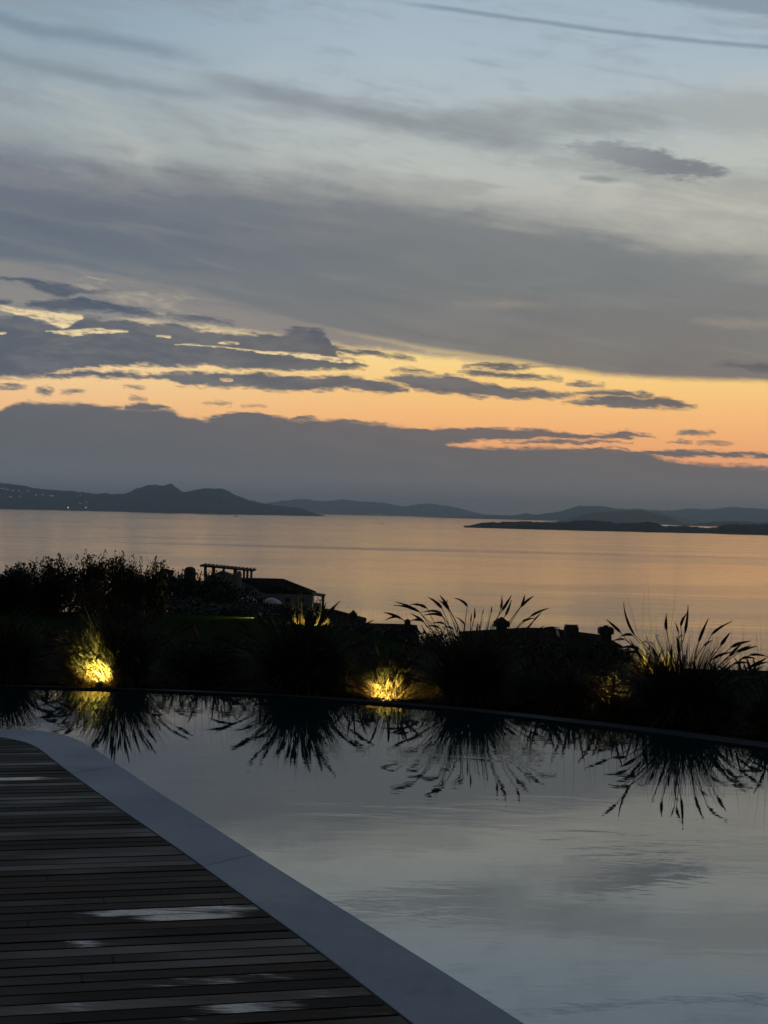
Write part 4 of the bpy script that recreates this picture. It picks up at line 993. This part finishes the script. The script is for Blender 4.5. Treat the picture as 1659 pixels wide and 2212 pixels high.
h2 = small_house(330, 425, 1248, 1262, 190.0, 8.0, 'house behind the dark trees showing an arched chimney, left of the pergola')
put_chimney(h2, 360.5, 1228, 1250, 25, 'arch', 1.0); put_chimney(h2, 410, 1224, 1246, 28, 'dome', 2.0)
h3 = small_house(1005, 1345, 1356, 1391, 100.0, 9.0, 'low house with three dark chimneys seen between the two tall grass clumps', (1135, 1190))
put_chimney(h3, 1083, 1333, 1368, 33, 'point', 2.5)['label'] = 'chimney with a pointed cap behind the plumes'
put_chimney(h3, 1233.5, 1350, 1376, 29, 'flat', 3.0)['label'] = 'flat topped chimney'
put_chimney(h3, 1308, 1351, 1384, 31, 'pot', 2.0)['label'] = 'chimney with a small crown on its cap'
sd = obj('satellite_dish', MB().lathe([(0.02, 0), (0.14, .02), (0.24, .07), (0.25, .075), (0.14, .03), (0.02, .012)], 14).me('satellite_dish', M_white, True), h3, hl(1203, 1369, 1.5, h3))
sd.rotation_euler = (R(70), 0, R(65))
h4 = small_house(738, 905, 1347, 1362, 140.0, 8.0, 'low roofed house below the porch with one small pointed chimney', (800, 880))
put_chimney(h4, 762.5, 1318, 1345, 17, 'point', 1.0); put_chimney(h4, 880, 1337, 1354, 15, 'dome', 2.0)
h5 = small_house(690, 790, 1315, 1345, 160.0, 8.0, 'house with a dark roof sloping to the sea right of the porch', (694, 718))

# parasols by the house
def parasol(px, py_top, Y, label):
    top = at(px, py_top, Y); t = empty('parasol', Vector((top.x, Y, top.z - 2.3))); tag(t, label, 'parasol', 'parasols by the house')
    obj('canopy', MB().lathe([(1.05, 1.75), (1.0, 1.80), (0.8, 1.98), (0.45, 2.18), (0.05, 2.3), (0.04, 2.26), (0.45, 2.12), (0.8, 1.93)], 12).me('canopy', M_white, True), t)
    obj('pole', MB().lathe([(0.03, -0.6), (0.03, 2.2)], 8).me('pole', M_metal), t)
parasol(536, 1288, 150.0, 'pale parasol left of the two by the house wall')
parasol(587, 1291, 150.0, 'pale parasol right of the two by the house wall')
# slender cypress by the porch
cy = empty('cypress_tree', on_ground(688, 165.0)); hcy = at(688, 1299, 165.0).z - cy.location.z
tag(cy, 'slender dark cypress standing in front of the porch', 'tree', 'trees around the house')
obj('crown', leaf_cloud(91, 900, 0.45, 0.45, hcy, 0.12, M_leaf, 6), cy); obj('trunk', MB().tube([(0, 0, -.2), (0, 0, hcy * .8)], [0.08, 0.03], 6).me('trunk', M_bark), cy)

# ---------------------------------------------------------------- lit villas and boat across the bay
M_vlit = emis('lit_facade', (1.0, 0.88, 0.66), 0.28)
M_vlamp = emis('harbour_lamp', (1.0, 0.93, 0.78), 6.0)
def on_hill(px, py, bvh):
    d = ray(px, py).normalized(); h = bvh.ray_cast(Vector((0, 0, CAM_Z)), d)
    return h[0] if h[0] is not None else None
vmesh = {}
def villa_parts(w):
    k = round(w)
    if k not in vmesh:
        vmesh[k] = (MB().box(-w / 2, w / 2, 0, 9, -4, 4.0).me('wall', M_wall), MB().prism([(-w / 2 - 1, 4.01), (w / 2 + 1, 4.01), (w / 2 - 2, 7.0), (-w / 2 + 2, 7.0)], -1, 10).me('roof', M_tile),
                    MB().box(-w / 2 + 1, w / 2 - 1, -0.35, -0.02, 0.2, 3.2).me('lit_window', M_vlit))
    return vmesh[k]
villas = [(6, 1056, 26, 'first lit villa from the left on the far left hillside'), (16, 1058, 20, 'second lit villa from the left on the far left hillside'), (28, 1060.5, 16, 'small lit villa right of the long one on the left hillside'), (40, 1060.5, 18, 'bright villa alone on the upper left hillside'), (60, 1061, 16, 'villa farthest right of the upper row on the left hillside'),
          (22, 1074, 22, 'long lit villa low on the left hillside'), (42, 1074, 14, 'small villa right of the long low one'), (78, 1070, 14, 'small lit villa between the low pair and the bright pair'), (92, 1069.5, 14, 'faint villa on the slope left of the bright wide villa'), (112, 1072, 34, 'wide bright villa in the middle of the left hillside'), (174, 1070, 12, 'lone small lit villa right of the wide bright one'), (173, 1088, 12, 'dim villa low above the left shore'), (187, 1086, 12, 'dim villa right of the other dim one above the shore')]
for px, py, w, lb in villas:
    p = on_hill(px, py, bvhL)
    if p is None: continue
    t = empty('villa', p + Vector((0, -2, 1.0))); tag(t, lb, 'house', 'lit villas on the far hillside')
    a, b, c = villa_parts(w); obj('wall', a, t); obj('roof', b, t); obj('lit_window', c, t)
lampm = MB().lathe([(0.5, -6), (0.3, 5), (0.3, 6)], 8).me('mast', M_metal); lamph = MB().lathe([(0.8, 6.0), (2.3, 6.8), (2.3, 8.6), (0.8, 9.4)], 10).me('lamp_head', M_vlamp)
for px, py, bv, lb in ((147, 1099, bvhL, 'left lamp of the pair on the far left shore'), (185, 1099, bvhL, 'right lamp of the pair on the far left shore'), (690, 1109.5, bvhL, 'lamp at the pointed tip of the left headland'), (811, 1114.5, bvhC, 'left harbour lamp at the far centre shore'), (823, 1114.5, bvhC, 'right harbour lamp at the far centre shore'), (818, 1114, bvhC, 'middle harbour lamp at the far centre shore')):
    p = on_hill(px, py, bv)
    if p is None: continue
    t = empty('harbour_lamp', p); s_ = 1.0 if bv is bvhL else 1.6; t.scale = (s_,) * 3; tag(t, lb, 'lamp', 'harbour lamps across the bay')
    obj('mast', lampm, t); obj('lamp_head', lamph, t)
def sea_pt(px, py): return ground(px, py, SEA_Z)
bp = sea_pt(510, 1116.5); bt = empty('motor_boat', bp, 0.1); tag(bt, 'tiny dark motor boat off the left headland', 'boat')
hull = MB(); hull.v += [(-9, -2.4, -.5), (6, -2.4, -.5), (12, 0, 2.2), (6, 2.4, -.5), (-9, 2.4, -.5), (-9, -2.8, 2), (6, -2.8, 2.1), (6, 2.8, 2.1), (-9, 2.8, 2)]
hull.f += [(0, 5, 6, 1), (1, 6, 2), (3, 2, 7), (4, 3, 7, 8), (0, 4, 8, 5), (5, 8, 7, 6), (6, 7, 2), (0, 1, 3, 4), (1, 2, 3)]
obj('hull', hull.me('hull', M_metal), bt); obj('cabin', MB().box(-5, 3, -1.8, 1.8, 2.15, 5.0, .8).me('cabin', M_metal), bt)
bp = sea_pt(826, 1131.5); bt = empty('sailing_boat', bp, 0.4); tag(bt, 'tiny sailing boat with a bare mast in the middle of the bay', 'boat')
o_ = obj('hull', hull.me('hull', M_metal), bt); o_.scale = (.45, .45, .45); obj('mast', MB().lathe([(0.13, 0), (0.08, 11)], 6).me('mast', M_metal), bt)

# ---------------------------------------------------------------- air over the bay
def haze_box():
    b = MB().box(-26500, 26500, -26500, 26500, SEA_Z - 4.0, HAZE_TOP)
    m_ = bpy.data.materials.new('haze'); m_.use_nodes = True; nt = m_.node_tree; nt.nodes.clear()
    pv = nt.nodes.new('ShaderNodeVolumePrincipled'); pv.inputs['Color'].default_value = (0.68, 0.86, 1.0, 1); pv.inputs['Density'].default_value = HAZE_D
    pv.inputs['Anisotropy'].default_value = 0.65
    out = nt.nodes.new('ShaderNodeOutputMaterial'); nt.links.new(pv.outputs[0], out.inputs['Volume'])
    return obj('haze', b.me('haze', m_))
try:
    tag(haze_box(), kind='stuff')
except AttributeError:
    pass
